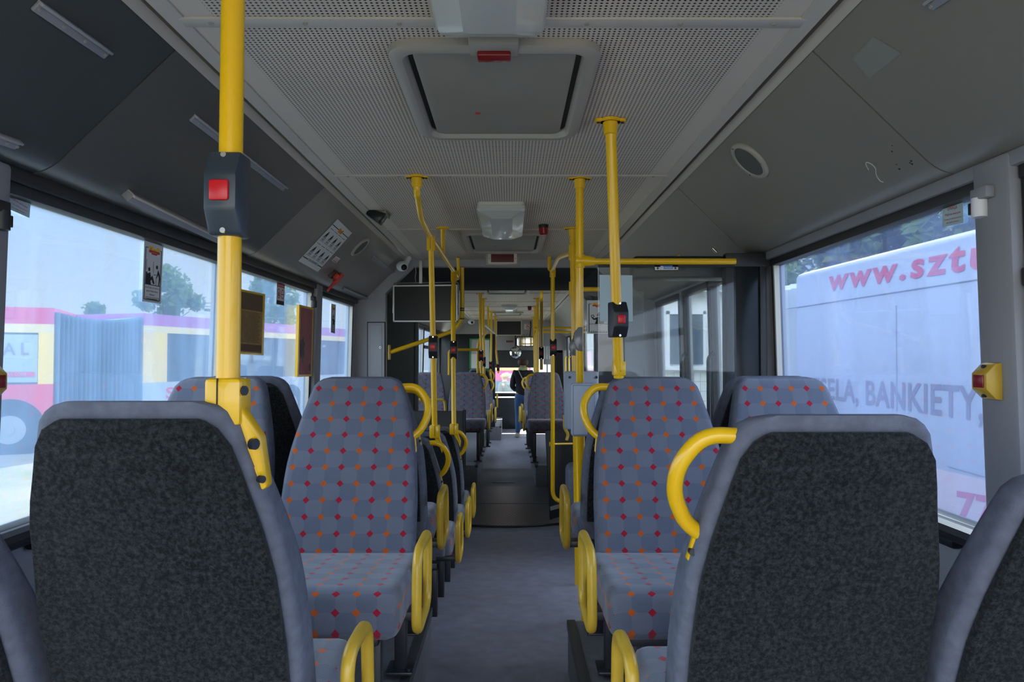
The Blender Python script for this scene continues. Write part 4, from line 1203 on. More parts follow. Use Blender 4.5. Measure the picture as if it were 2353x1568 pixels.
# locker door on the left gangway pillar
q = Quad(PY(846, 742, 5.575), PY(884, 742, 5.575), PY(884, 905, 5.575), PY(846, 905, 5.575))
o = thing('locker_door', 'grey locker door with a round lock beside the gangway', 'locker door', (q.c[2] + q.c[3]) / 2)
bm = B(); prism(bm, [q.pt(0, 0), q.pt(1, 0), q.pt(1, 1), q.pt(0, 1)], V((0, -.012, 0)), bev=.004); part('door', bm, 'panel', o)
bm = B(); qq = Quad(*[p - V((0, .0005, 0)) for p in q.c]); qq.frame(bm, -.06, -.012, 1.06, 1.01, .06, .012, .0); part('gap', bm, 'groove', o)
bm = B(); pp = [q.pt(.15, .035) - V((0, .016, 0)), q.pt(.85, .035) - V((0, .016, 0)), q.pt(.85, .98) - V((0, .016, 0)), q.pt(.15, .98) - V((0, .016, 0))]
prism(bm, pp, V((0, .006, 0)), bev=.002); d = part('raised_panel', bm, 'panel', o)
c = PY(874, 799, 5.56); bm = B(); cyl(bm, c + V((0, .005, 0)), c - V((0, .006, 0)), .010); part('lock', bm, 'chrome', d)
bm = B(); cyl(bm, c - V((0, .006, 0)), c - V((0, .0075, 0)), .004, n=8); part('keyhole', bm, 'ink', d)
# black partition left of gangway, black partition right
bm = B(); a, b = PY(958, 945, 5.9), PY(1064, 945, 5.9)
box(bm, (a.x - .12, 5.9, 0.03), (b.x, 5.93, a.z), bev=.004)
o = thing('modesty_panel', 'black waist high panel at the left of the gangway', 'partition', ((a.x + b.x) / 2, 5.9, .03)); part('panel', bm, 'bin', o)
bm = B(); cyl(bm, (b.x + .01, 5.915, .03), (b.x + .01, 5.915, a.z + .01), .014); part('post', bm, 'steel', o)
bm = B(); a, b = PY(1257, 988, 6.15), PY(1262, 1196, 6.15)
prism(bm, [PY(1253, 992, 6.1), PY(1318, 985, 6.1), PY(1318, 1178, 6.1), PY(1263, 1196, 6.1)], V((0, .03, 0)), bev=.006)
o = thing('modesty_panel', 'black panel with a scuffed foot right of the gangway', 'partition', (a.x + .1, 6.15, .034)); part('panel', bm, 'bin', o)
bm = B(); prism(bm, [PY(1264, 1165, 6.09), PY(1318, 1150, 6.09), PY(1318, 1160, 6.09), PY(1265, 1174, 6.09)], V((0, .008, 0))); part('kick_strip', bm, 'hatch', o)
# low seat sideways beside the right pole
o = thing('fold_up_seat', 'sideways seat cushion just visible behind the yellow poles on the right', 'folding seat', PY(1320, 1140, 5.0))
bm = B(); c = PY(1335, 1085, 5.0); box(bm, (c.x - .1, 4.8, c.z - .22), (c.x + .35, 5.2, c.z + .05), bev=.05, seg=3); part('cushion', bm, 'plain', o)
bm = B(); box(bm, (c.x + .02, 4.82, c.z + .04), (c.x + .36, 5.18, c.z + .4), bev=.04); part('backrest', bm, 'felt', o)
# ticket validators
def validator(px0, py0, px1, py1, Y, dp, label, mat, inner):
    a, b = PY(px0, py0, Y), PY(px1, py1, Y)
    o = thing('ticket_validator', label, 'ticket validator', ((a.x + b.x) / 2, Y, b.z))
    bm = B(); box(bm, (a.x, Y, b.z), (b.x, Y + dp, a.z), bev=.012, seg=3); bd = part('body', bm, mat, o)
    q = Quad(V((a.x, Y, a.z)), V((b.x, Y, a.z)), V((b.x, Y, b.z)), V((a.x, Y, b.z)))
    if inner:
        bm = B()
        for u in (.13, .93): c = q.pt(u, .10); cyl(bm, c + V((0, .002, 0)), c - V((0, .005, 0)), .008, n=12)
        part('screw', bm, 'steel', bd)
        bm = B(); q.frame(bm, .18, .22, .82, .98, .015, .008, .001); part('seam', bm, 'groove', bd)
    else:
        bm = B(); q.frame(bm, .06, .04, .94, .97, .012, .006, .001); part('seam', bm, 'podedge', bd)
    return o
validator(1299, 854, 1376, 988, 4.14, .10, 'grey ticket validator box with two screws on the rear yellow pole', 'validator', True)
validator(1313, 881, 1370, 1004, 2.965, .045, 'pale blue grey validator box on the crossbar pole in front of the screwed one', 'validator2', False)
pts = [PY(1297, 955, 4.3), PY(1297, 985, 4.3), PY(1306, 998, 4.3), PY(1302, 1012, 4.3)]
o = thing('grab_hook', 'twisted yellow lever below the grey validator box', 'lever', pts[-1])
bm = B(); tube(bm, fillet(pts, .04), .016, 10, flat=.6); part('lever', bm, 'yellow_worn', o)
# ------------------------------------------------------------------ stickers, boards, pillar buttons
def wquad(s, pts, off): return Quad(*[WALL(s, x, y, off) for x, y in pts])
GOFF = -.0165      # inner face of the glass
def emblem(q, o, u0, v0, u1, v1, off):
    bm = B(); U = lambda a: u0 + (u1 - u0) * a; W = lambda b: v0 + (v1 - v0) * b
    q.poly(bm, [(U(a), W(b)) for a, b in ((-.04, -.06), (.42, -.06), (.46, .2), (.62, .2), (.66, -.06), (1.04, -.06), (1.04, .9), (.8, 1.06), (.2, 1.06), (-.04, .8))], off); p = part('emblem', bm, 'white', o)
    bm = B(); q.poly(bm, [(U(a), W(b)) for a, b in ((0, 0), (.38, 0), (.42, .26), (.66, .26), (.70, 0), (1, 0), (1, .5), (0, .5))], off + .0004); part('emblem_top', bm, 'yelink', p)
    bm = B(); q.poly(bm, [(U(a), W(b)) for a, b in ((0, .5), (1, .5), (1, .82), (.78, .82), (.76, 1), (.24, 1), (.22, .82), (0, .82))], off + .0004); part('emblem_bottom', bm, 'redink', p)
    bm = B(); q.disc(bm, U(.16), W(.36), (u1 - u0) * .09, (v1 - v0) * .16, off + .0008); q.bars(bm, U(.40), W(.34), U(.66), W(.47), off + .0008, 5)
    q.bars(bm, U(.28), W(.68), U(.72), W(.80), off + .0008, 7); part('emblem_print', bm, 'orgink', p)
def pict(name, label, q, kind, lines, foot):
    o = thing(name, label, 'sticker', (q.c[2] + q.c[3]) / 2, 'pictogram stickers')
    bm = B(); q.slab(bm, .0008); part('sheet', bm, 'paper', o)
    e = .0011
    emblem(q, o, .24, .065, .80, .205, e + .0006)
    bm = B()
    q.frame(bm, .07, .10, .93, .96, .035, .011, e)
    q.rect(bm, .07, .70, .93, .712, e)
    if kind == 'seat':
        q.rect(bm, .14, .30, .16, .47, e); q.rect(bm, .50, .31, .52, .50, e)
        q.disc(bm, .30, .455, .058, .034, e)
        q.poly(bm, [(.13, .50), (.19, .50), (.22, .53), (.36, .50), (.40, .585), (.48, .545), (.53, .60), (.60, .67), (.55, .695), (.47, .655), (.46, .62), (.38, .64), (.42, .70), (.12, .70)], e)
        q.rect(bm, .52, .525, .68, .535, e)
        q.disc(bm, .70, .395, .058, .034, e)
        q.poly(bm, [(.76, .435), (.86, .50), (.90, .58), (.85, .70), (.80, .70), (.83, .58), (.78, .52), (.70, .585), (.66, .585), (.73, .50)], e)
        q.rect(bm, .665, .59, .685, .70, e)
    else:
        q.disc(bm, .55, .42, .10, .06, e); q.poly(bm, [(.45, .40), (.65, .40), (.67, .47), (.43, .47)], e)
        q.poly(bm, [(.50, .49), (.60, .49), (.70, .53), (.80, .57), (.90, .54), (.92, .56), (.80, .61), (.72, .60), (.74, .70), (.34, .70), (.40, .58), (.28, .585), (.20, .52), (.24, .50), (.30, .54)], e)
        q.ring(bm, .24, .475, .075, .045, .4, e)
    for k, t in enumerate(lines):
        w = .37 * min(1, len(t) / 24)
        (q.text(bm, t, .50 - w, .735 + .058 * k, .50 + w, .775 + .058 * k, e) if t else q.bars(bm, .2, .74 + .058 * k, .8, .77 + .058 * k, e, 9, seed=k))
    q.frame(bm, .17, .91, .85, .975, .02, .006, e + .0004); q.bars(bm, .23, .928, .79, .956, e + .0004, 16, seed=4)
    part('print', bm, 'ink', o)
    return o
q = wquad(-1, [(331.3, 551), (375, 565.5), (369, 699), (326, 693)], GOFF)
pict('window_sticker', 'tall pictogram sticker of a seated and a bending figure on the big left window', q, 'seat', ['Jesteś silny, nie odwracaj', 'głowy! Ustąp miejsca', 'słabszym.'], 'DBAMY O CZŁOWIEKA')
q = wquad(-1, [(761.2, 698), (771.5, 700.5), (769.5, 767), (760, 764.5)], GOFF)
pict('window_sticker', 'narrow pictogram sticker on the left window next to the gangway', q, 'phone', ['', '', ''], 'DBAMY O CISZĘ')
q = Quad(*[PY(a, b, 4.208) for a, b in ((1348.5, 690.5), (1402, 690.5), (1402, 767.5), (1349, 767.5))])
pict('window_sticker', 'pictogram sticker of a person on the phone behind the blank green sheet', q, 'phone', ['Oddzwoń ja', 'Twoja', 'Twoje'], 'DBAMY O KULTURĘ')
a, b = PY(1343, 672, 4.21), PY(1480, 900, 4.21)
o = thing('glass_screen', 'second clear glass screen behind the first, below the lower crossbar', 'glass screen', ((a.x + b.x) / 2, 4.21, 1.0))
bm = B(); box(bm, (a.x, 4.209, 1.0), (b.x, 4.216, z2 - .012)); part('glass_sheet', bm, 'glass', o)
q = wquad(-1, [(636, 649.3), (654.5, 655), (652.5, 703), (634.3, 699.5)], GOFF)
o = thing('warning_sticker', 'small red and white ban sticker with two red rings on the left window', 'sticker', (q.c[2] + q.c[3]) / 2)
bm = B(); q.slab(bm, .0008); part('sheet', bm, 'paper', o)
bm = B(); q.rect(bm, .04, .02, .96, .18, .0012); q.ring(bm, .27, .48, .20, .23, .22, .0012); q.ring(bm, .74, .48, .20, .23, .22, .0012); part('red_print', bm, 'redink', o)
bm = B(); q.rect(bm, .04, .80, .96, .98, .0012); q.rect(bm, .60, .47, .88, .51, .0012); q.poly(bm, [(.22, .40), (.30, .40), (.36, .6), (.2, .6)], .0012); part('black_print', bm, 'ink', o)
bm = B(); q.text(bm, 'ZAKAZ PALENIA', .09, .06, .91, .14, .0016); part('white_print', bm, 'white', o)
for s, cc, lb in ((1, [(2166, 474), (2213, 463), (2215, 512), (2166, 523)], 'UWAGA emergency exit sticker at the top of the right window'),
                  (-1, [(17, 425), (70, 464), (67, 501), (14, 478)], 'UWAGA emergency exit sticker at the top corner of the left window')):
    q = wquad(s, cc, GOFF)
    o = thing('exit_sticker', lb, 'sticker', (q.c[2] + q.c[3]) / 2)
    bm = B(); q.slab(bm, .0008); part('sheet', bm, 'paperb', o)
    bm = B(); q.text(bm, 'UWAGA', .26, .10, .74, .28, .0012, bold=.01); q.text(bm, 'Wyjście awaryjne', .12, .40, .88, .54, .0012, bold=.008)
    q.text(bm, 'W razie niebezpieczeństwa', .08, .64, .92, .74, .0012); q.text(bm, 'zbić szybę młotkiem', .20, .80, .80, .90, .0012); part('red_print', bm, 'redink', o)
def board(pts, label, face, kind):
    q = wquad(-1, pts, .004)
    o = thing('framed_board', label, 'framed board', (q.c[2] + q.c[3]) / 2)
    bm = B(); q.slab(bm, .016, 0); part('frame', bm, 'yellow', o)
    bm = B()
    q.slab(bm, .0015, 0, .09, .03, .91, .97, .016); f = part('face', bm, face, o)
    return o, q, f
o, q, f = board([(534, 662), (602, 676), (598, 817), (532, 813)], 'yellow framed brown timetable board right behind the tall pole', 'brown', 0)
bm = B(); q.rect(bm, .1, .04, .9, .30, .0182); q.rect(bm, .1, .84, .9, .95, .0182)
for k in range(28): q.rect(bm, .16, .33 + k * .0175, .84 - .1 * ((k * 7) % 4) / 4, .338 + k * .0175, .0182)
part('print', bm, M('faded_print', (.12, .07, .03), .7), f)
o, q, f = board([(681.5, 700), (714.7, 708), (711, 865), (677, 866.6)], 'yellow framed maroon board with a black blot beside the narrow window', 'maroon', 1)
bm = B(); q.poly(bm, [(.10, .50), (.22, .47), (.30, .42), (.34, .50), (.44, .52), (.36, .60), (.42, .68), (.30, .76), (.33, .84), (.2, .74), (.10, .70)], .0182); q.poly(bm, [(.72, .84), (.84, .80), (.86, .90), (.74, .93)], .0182); part('blot', bm, 'inkg', f)
def pillar_button(s, y, z, label):
    o = thing('pillar_stop_button', label, 'stop button', (s * (wx(z) - .035), y, z), 'pillar stop buttons')
    P = lambda n_, yy, zz: V((s * (wx(z) - n_), yy, zz))
    bm = B(); prism(bm, [P(.034, y - .026, z - .044), P(.050, y - .026, z - .041), P(.072, y - .026, z - .018), P(.072, y - .026, z + .018), P(.050, y - .026, z + .041), P(.034, y - .026, z + .044)], V((0, .052, 0)), bev=.003); b = part('housing', bm, 'yellow_worn', o, 'yellow housing')
    bm = B(); obox(bm, P(.070, y - .018, z - .015), V((0, .034, 0)), V((0, 0, .030)), V((-s * .006, 0, 0)), bev=.002); part('push_button', bm, 'redlens', b, 'dark red button')
    bm = B()
    for k in (-1, 1): cyl(bm, P(.056, y, z + k * .034), P(.064, y, z + k * .034), .004, n=8)
    part('screw', bm, 'steel', b)
pillar_button(1, 1.617, 1.446, 'yellow stop button box with a red button on the right pillar')
pillar_button(-1, 1.60, 1.446, 'yellow and red stop button box at the left picture edge')
for s, x, y, lb, mt in ((1, 2250, 456, 'pale plastic blind bracket at the top of the right pillar', 'wallp'), (-1, 5, 484, 'dark blind bracket at the left window corner', 'rubber'), (-1, 722, 690, 'small dark blind bracket above the maroon board', 'rubber')):
    p = WALL(s, x, y, .045)
    o = thing('blind_bracket', lb, 'bracket', p, 'blind brackets')
    bm = B(); box(bm, (p.x - .012, p.y - .04, p.z - .005), (p.x + .010, p.y + .016, p.z + .022), bev=.003); part('plate', bm, mt, o)
    bm = B(); cyl(bm, p + V((0, 0, -.045)), p + V((0, 0, .0)), .017); part('socket', bm, 'white' if s > 0 else mt, o)
    bm = B(); box(bm, (p.x - .012, p.y + .012, p.z - .036), (p.x + .010, p.y + .024, p.z - .008), bev=.002); part('clip', bm, 'black', o)
for s, (x, y), lb in ((1, (2106, 437), 'small oval cap on the panel edge over the right window'), (-1, (157, 443), 'small oval cap on the panel edge over the left window')):
    p = COV(s, x, y, -.03)
    bm = B(); sphere(bm, p, .016, 12, sc=(.6, 1, .35)); solo('edge_cap', bm, 'hatch', lb, 'cap')
for (x, y), lb in (((1637, 571), 'tiny chrome catch at the lower end of the right sloping panel'), ):
    p = COV(1, x, y, .006)
    bm = B(); cyl(bm, p, p + V((.02, 0, -.02)), .009, n=12); solo('panel_catch', bm, 'chrome', lb, 'catch')
p = COV(1, 1562, 590, .03)
bm = B(); prism(bm, [PY(1553, 590, p.y), PY(1560, 584, p.y), PY(1569, 595, p.y), PY(1556, 605, p.y)], V((0, .03, 0)), bev=.002)
solo('yellow_tag', bm, 'yellow', 'small yellow tag peeking over the crossbar', 'tag')

# ------------------------------------------------------------------ far front of the bus
def front_screen(x0, y0, x1, y1, Y):
    q = Quad(PY(x0, y0, Y), PY(x1, y0, Y), PY(x1, y1, Y), PY(x0, y1, Y))
    return q
q = front_screen(1141, 737, 1199, 771, 13.9)
o = thing('hanging_screen', 'dark screen with a pale frame under the ceiling near the windscreen', 'screen', (q.c[2] + q.c[3]) / 2)
bm = B()
for a, b, c, d in ((0, 0, 1, .04), (0, .96, 1, 1), (0, 0, .02, 1), (.97, 0, 1, 1)): prism(bm, [q.pt(a, b), q.pt(c, b), q.pt(c, d), q.pt(a, d)], V((0, .06, 0)))
part('frame', bm, 'cream', o)
bm = B(); prism(bm, [q.pt(.01, .02) + V((0, .01, 0)), q.pt(.985, .02) + V((0, .01, 0)), q.pt(.985, .98) + V((0, .01, 0)), q.pt(.01, .98) + V((0, .01, 0))], V((0, .04, 0))); part('display', bm, 'screen', o)
q = front_screen(1160, 780.5, 1183, 789.5, 14.39)
o = thing('stop_display', 'tiny grey framed display on the panel above the windscreen', 'display', (q.c[2] + q.c[3]) / 2)
bm = B(); q.slab(bm, .01); f = part('bezel', bm, 'panel', o)
bm = B(); q.rect(bm, .12, .22, .88, .78, .0105); part('red_panel', bm, 'redscreen', f)
q = front_screen(1204, 745, 1220.5, 757.5, 14.39)
o = thing('warning_sticker', 'no smoking sticker on the panel above the windscreen', 'sticker', (q.c[2] + q.c[3]) / 2)
bm = B(); q.slab(bm, .002); part('sheet', bm, 'paper', o)
bm = B(); q.ring(bm, .62, .5, .32, .42, .2, .003); q.poly(bm, [(.42, .26), (.48, .2), (.82, .74), (.76, .8)], .003); part('red_print', bm, 'redink', o)
bm = B(); q.rect(bm, .42, .46, .8, .56, .0025); part('cigarette', bm, 'ink', o)
# mirrors
def mirror(name, label, pts, Y, c):
    pass
cx0, cy0, Y = 1206.5, 785.5, 14.25
c = PY(cx0, cy0, Y)
o = thing('driver_mirror', 'rounded rectangular inside mirror over the standing person', 'mirror', c)
bm = B(); pts = [c + V((a, 0, b)) for a, b in rrect(.178, .104, .04, 5)]; prism(bm, pts, V((0, .05, 0)), bev=.01); part('shell', bm, 'black', o)
bm = B(); pts = [c + V((a, -.004, b)) for a, b in rrect(.162, .088, .03, 5)]; prism(bm, pts, V((0, .004, 0)))
bmesh.ops.rotate(bm, verts=bm.verts, cent=c, matrix=Matrix.Rotation(.0, 3, 'X')); part('mirror_glass', bm, 'mirrorm', o)
bm = B(); tube(bm, [c + V((.1, .03, .08)), c + V((.12, .05, .3)), c + V((.12, .14, .42))], .012, 8); part('arm', bm, 'black', o)
c = PY(1184.5, 810.5, Y)
o = thing('driver_mirror', 'round convex inside mirror below the screen', 'mirror', c)
bm = B(); tube(bm, [c + V((0, .05, 0)), c + V((0, .03, 0)), c + V((0, -.004, 0))], [.08, .122, .125], 28); part('shell', bm, 'black', o)
bm = B(); rs = []
for r, h in ((.116, -.005), (.1, -.016), (.07, -.027), (.03, -.033)):
    rs.append([c + V((r * math.cos(2 * PI * k / 28), h, r * math.sin(2 * PI * k / 28))) for k in range(28)])
loft(bm, rs); part('mirror_glass', bm, 'mirrorm', o, ang=60)
bm = B(); tube(bm, [c + V((0, .04, .1)), c + V((0, .08, .3)), c + V((0, .15, .5))], .012, 8); part('arm', bm, 'black', o)
# driver's cab wall + notice board
a, b = PY(1062, 768, 12.1), PY(1138, 900, 12.1)
bm = B(); box(bm, (-1.19, 12.1, .30), (b.x, 12.14, a.z), bev=.004)
o = solo('cab_partition', bm, 'bin', 'black partition wall behind the driver', 'partition')
q = Quad(PY(1079, 778, 12.09), PY(1127, 778, 12.09), PY(1127, 850, 12.09), PY(1079, 850, 12.09))
o = thing('notice_board', 'green framed notice board on the partition behind the driver', 'notice board', (q.c[2] + q.c[3]) / 2)
bm = B(); q.slab(bm, .02, 0, 0, 0, 1, .04); q.slab(bm, .02, 0, 0, .96, 1, 1); q.slab(bm, .02, 0, 0, 0, .05, 1); q.slab(bm, .02, 0, .95, 0, 1, 1); part('frame', bm, 'greenf', o)
bm = B(); q.slab(bm, .008); part('backing', bm, 'panel', o)
bm = B(); q.slab(bm, .002, 0, .05, .50, .48, .95, .009); q.slab(bm, .002, 0, .52, .06, .95, .95, .009); part('paper', bm, 'paper', o)
podium('floor_platform', -1, 12.55, 14.5, .12, .27, 'grey step box beside the driver at the end of the aisle')
q0 = PY(1146, 985, 12.54)
# white ticket rack at the right front
a, b = PY(1249, 766, 12.9), PY(1266, 838, 12.9)
o = thing('leaflet_rack', 'pale rack with white strips by the far right door', 'rack', ((a.x + b.x) / 2, 12.9, b.z))
bm = B(); box(bm, (a.x, 12.9, b.z), (b.x, 12.96, a.z), bev=.006); part('backboard', bm, 'panel', o)
bm = B()
for u in (.12, .45, .78): box(bm, (a.x + (b.x - a.x) * u - .016, 12.89, b.z + .1), (a.x + (b.x - a.x) * u + .016, 12.9, b.z + .34))
part('leaflet', bm, 'white', o)
bm = B(); cyl(bm, ((a.x + b.x) / 2, 12.93, .02), ((a.x + b.x) / 2, 12.93, b.z), .014); part('post', bm, 'alu', o)
q = front_screen(1050, 655, 1078, 676, 7.9)
o = thing('notice_sheet', 'white notice corner on the left sloping panel just past the gangway', 'notice', q.c[3])
q2 = cquad(-1, [(1056, 657), (1063, 656), (1079, 671), (1066, 675)]); bm = B(); q2.slab(bm, .001); part('sheet', bm, 'paper', o)

# ------------------------------------------------------------------ people
SK = [M('skin', (.55, .33, .24), .6), M('hair_brown', (.085, .035, .02), .5), M('jacket_black', (.012, .012, .018), .85), M('denim', (.035, .085, .20), .85, bump=.4, bscale=400),
      M('hair_blond', (.55, .36, .18), .5), M('collar_green', (.42, .50, .22), .8), M('shoe_white', (.5, .48, .46), .6), M('jacket_olive', (.12, .14, .12), .85), M('bag_navy', (.02, .03, .07), .5)]
SKIN, HAIRB, JBLK, DENIM, HAIRL, GRN, SHOE, JOLV, BAG = SK
def skin(name, J, bones, mat, parent=None, root=None, sub=2, cuts=()):
    """one continuous surface grown round a skeleton of joints {name: (pos, rx, ry)}"""
    me = bpy.data.meshes.new(name); names = list(J)
    off = ORG[parent.name] if parent else V((0, 0, 0))
    me.from_pydata([V(J[k][0]) - off for k in names], [(names.index(a), names.index(b)) for a, b in bones], [])
    o = bpy.data.objects.new(name, me); C.objects.link(o)
    sm = o.modifiers.new('skin', 'SKIN'); sm.use_smooth_shade = True
    if not me.skin_vertices: me.attributes.new('skin', 'FLOAT', 'POINT')
    for i, k in enumerate(names):
        sv = me.skin_vertices[0].data[i]
        rr = J[k][1:] if len(J[k]) > 2 else (J[k][1], J[k][1])
        sv.radius = rr; sv.use_root = (k == root) if root else i == 0
    ss = o.modifiers.new('sub', 'SUBSURF'); ss.levels = sub; ss.render_levels = sub
    bpy.context.view_layer.update()
    ev = o.evaluated_get(bpy.context.evaluated_depsgraph_get())
    m2 = bpy.data.meshes.new_from_object(ev)
    bpy.data.objects.remove(o); bpy.data.meshes.remove(me)
    m2.name = name; m2.materials.clear(); m2.materials.append(mat)
    m2.polygons.foreach_set('use_smooth', [True] * len(m2.polygons))
    return link(name, m2, parent)
def person(base, H, rz, label, jacket, hairm, hairlen, collar=None, bag=False, lean=0.0, arms='front'):
    """standing figure; local frame faces +y, then turned by rz; all heights as shares of H"""
    Rz = Matrix.Rotation(rz, 3, 'Z'); base = V(base)
    G = lambda x, y, z: base + Rz @ V((x * H, y * H, z * H))
    o = thing('person', label, 'person', base)
    ORG[o.name] = V(base)
    s = {}
    J = {'pelvis': (G(0, 0, .52), .085 * H, .062 * H), 'waist': (G(0, 0, .60), .074 * H, .055 * H), 'chest': (G(0, .0, .72), .088 * H, .062 * H), 'neckb': (G(0, .0, .815), .05 * H, .045 * H),
         'neck': (G(0, .008, .85), .030 * H, .03 * H), 'head': (G(0, .015, .905), .050 * H, .058 * H), 'crown': (G(0, .010, .955), .045 * H, .052 * H)}
    Bn = [('pelvis', 'waist'), ('waist', 'chest'), ('chest', 'neckb'), ('neckb', 'neck'), ('neck', 'head'), ('head', 'crown')]
    for sg, t in ((-1, 'l'), (1, 'r')):
        fy = .03 if sg < 0 else -.02
        J['hip' + t] = (G(sg * .055, 0, .48), .056 * H); J['knee' + t] = (G(sg * .058, .012 + fy * .5, .275), .036 * H); J['ank' + t] = (G(sg * .062, fy, .05), .023 * H)
        J['heel' + t] = (G(sg * .062, fy - .01, .022), .022 * H); J['toe' + t] = (G(sg * .072, fy + .095, .015), .018 * H)
        Bn += [('pelvis', 'hip' + t), ('hip' + t, 'knee' + t), ('knee' + t, 'ank' + t), ('ank' + t, 'heel' + t), ('heel' + t, 'toe' + t)]
        J['sh' + t] = (G(sg * .102, -.004, .795), .036 * H); J['el' + t] = (G(sg * .130, -.005, .62), .026 * H)
        w = (sg * .075, .13, .565) if arms == 'front' else (sg * .13, .03, .47)
        J['wr' + t] = (G(*w), .018 * H)
        d = V((-sg * .25, .95, .0)) if arms == 'front' else V((0, .15, -1))
        J['palm' + t] = (G(w[0] + d.x * .03, w[1] + d.y * .03, w[2] + d.z * .03), .020 * H, .012 * H)
        Bn += [('chest', 'sh' + t), ('sh' + t, 'el' + t), ('el' + t, 'wr' + t), ('wr' + t, 'palm' + t)]
        side = V((0, 0, 1)) if arms == 'front' else V((0, 1, 0))
        for k in range(4):
            ln = (.036, .042, .040, .032)[k]; off = side * (.013 - .0088 * k)
            b0 = V(w) + d * .048 + off; b1 = b0 + d * ln * .55; b2 = b1 + (d * .8 + V((-sg * .5, 0, -.25))).normalized() * ln * .5
            for nm, q in (('a', b0), ('b', b1), ('c', b2)): J['f%s%d%s' % (nm, k, t)] = (G(*q), .0052 * H)
            Bn += [('palm' + t, 'fa%d%s' % (k, t)), ('fa%d%s' % (k, t), 'fb%d%s' % (k, t)), ('fb%d%s' % (k, t), 'fc%d%s' % (k, t))]
        b0 = V(w) + d * .02 + side * .018; b1 = b0 + (d + side * .6).normalized() * .026; b2 = b1 + d * .016
        for nm, q in (('a', b0), ('b', b1), ('c', b2)): J['t%s%s' % (nm, t)] = (G(*q), .006 * H)
        Bn += [('palm' + t, 'ta' + t), ('ta' + t, 'tb' + t), ('tb' + t, 'tc' + t)]
    body = skin('body', J, Bn, SKIN, o, 'pelvis', 2)
    # face
    bm = B()
    for sg in (-1, 1): sphere(bm, G(sg * .019, .066, .912), .0065 * H, 10)
    part('eye', bm, 'white', o)
    bm = B(); prism(bm, [G(-.008, .068, .890), G(.008, .068, .890), G(.003, .068, .915), G(-.003, .068, .915)], Rz @ V((0, .012 * H, 0)), bev=.002); part('nose', bm, SKIN, o); bm = B(); sphere(bm, G(-.052, .01, .905), .012 * H, 8, sc=(.5, .8, 1.3)); sphere(bm, G(.052, .01, .905), .012 * H, 8, sc=(.5, .8, 1.3))
    part('ear', bm, SKIN, o)
    bm = B(); sphere(bm, G(0, .066, .876), .011 * H, 8, sc=(1.2, .5, .35)); part('mouth', bm, 'redink', o)
    # trousers
    T = {'p': (G(0, 0, .53), .092 * H, .068 * H), 'w': (G(0, 0, .58), .086 * H, .064 * H)}; TB = [('p', 'w')]
    for sg, t in ((-1, 'l'), (1, 'r')):
        fy = .03 if sg < 0 else -.02
        T['h' + t] = (G(sg * .054, 0, .47), .062 * H); T['m' + t] = (G(sg * .057, .006, .38), .051 * H); T['k' + t] = (G(sg * .058, .012 + fy * .5, .275), .041 * H); T['c' + t] = (G(sg * .060, fy * .8, .17), .038 * H); T['a' + t] = (G(sg * .062, fy, .045), .030 * H)
        TB += [('p', 'h' + t), ('h' + t, 'm' + t), ('m' + t, 'k' + t), ('k' + t, 'c' + t), ('c' + t, 'a' + t)]
    skin('jeans', T, TB, DENIM, o, 'p', 2)
    # jacket
    K = {'hem': (G(0, 0, .475), .104 * H, .080 * H), 'w': (G(0, 0, .60), .094 * H, .074 * H), 'c': (G(0, 0, .72), .104 * H, .078 * H), 'n': (G(0, -.002, .81), .062 * H, .054 * H), 'col': (G(0, .0, .84), .044 * H, .044 * H)}
    KB = [('hem', 'w'), ('w', 'c'), ('c', 'n'), ('n', 'col')]
    for sg, t in ((-1, 'l'), (1, 'r')):
        w = (sg * .080, .12, .568) if arms == 'front' else (sg * .13, .025, .49)
        K['s' + t] = (G(sg * .100, -.004, .785), .046 * H); K['e' + t] = (G(sg * .133, -.006, .62), .036 * H); K['r' + t] = (G(*w), .027 * H)
        KB += [('c', 's' + t), ('s' + t, 'e' + t), ('e' + t, 'r' + t)]
    jk = skin('jacket', K, KB, jacket, o, 'c', 2)
    hd = {'a': (G(0, -.045, .80), .062 * H, .035 * H), 'b': (G(0, -.060, .765), .045 * H, .030 * H), 'c': (G(0, -.05, .73), .02 * H, .018 * H)}
    skin('hood', hd, [('a', 'b'), ('b', 'c')], jacket, o, 'a', 2)
    if collar is not None:
        bm = B(); rs = []
        for k, (r, z) in enumerate(((.050, .822), .053 and (.054, .838), (.048, .858), (.042, .86), (.046, .835))):
            rs.append([G(r * math.cos(2 * PI * i / 20) * 1.05, r * math.sin(2 * PI * i / 20) - .002, z + .006 * math.sin(2 * PI * i / 20)) for i in range(20)])
        loft(bm, rs, cap=False); part('collar', bm, collar, o, ang=60)
    # hair
    Hh = {'t': (G(0, .002, .958), .066 * H, .072 * H), 'm': (G(0, -.014, .912), .074 * H, .066 * H), 'b': (G(0, -.026, .872), .064 * H, .048 * H)}
    HB = [('t', 'm'), ('m', 'b')]
    if hairlen > .1: Hh['e'] = (G(0, -.036, .875 - hairlen), .040 * H, .026 * H); HB.append(('b', 'e'))
    skin('hair', Hh, HB, hairm, o, 't', 2)
    for sg in (-1, 1):
        fy = .03 if sg < 0 else -.02
        q = {'h': (G(sg * .062, fy - .018, .033), .036 * H, .034 * H), 'm': (G(sg * .064, fy + .03, .028), .036 * H, .028 * H), 't': (G(sg * .072, fy + .095, .024), .034 * H, .024 * H)}
        skin('shoe', q, [('h', 'm'), ('m', 't')], SHOE, o, 'm', 2)
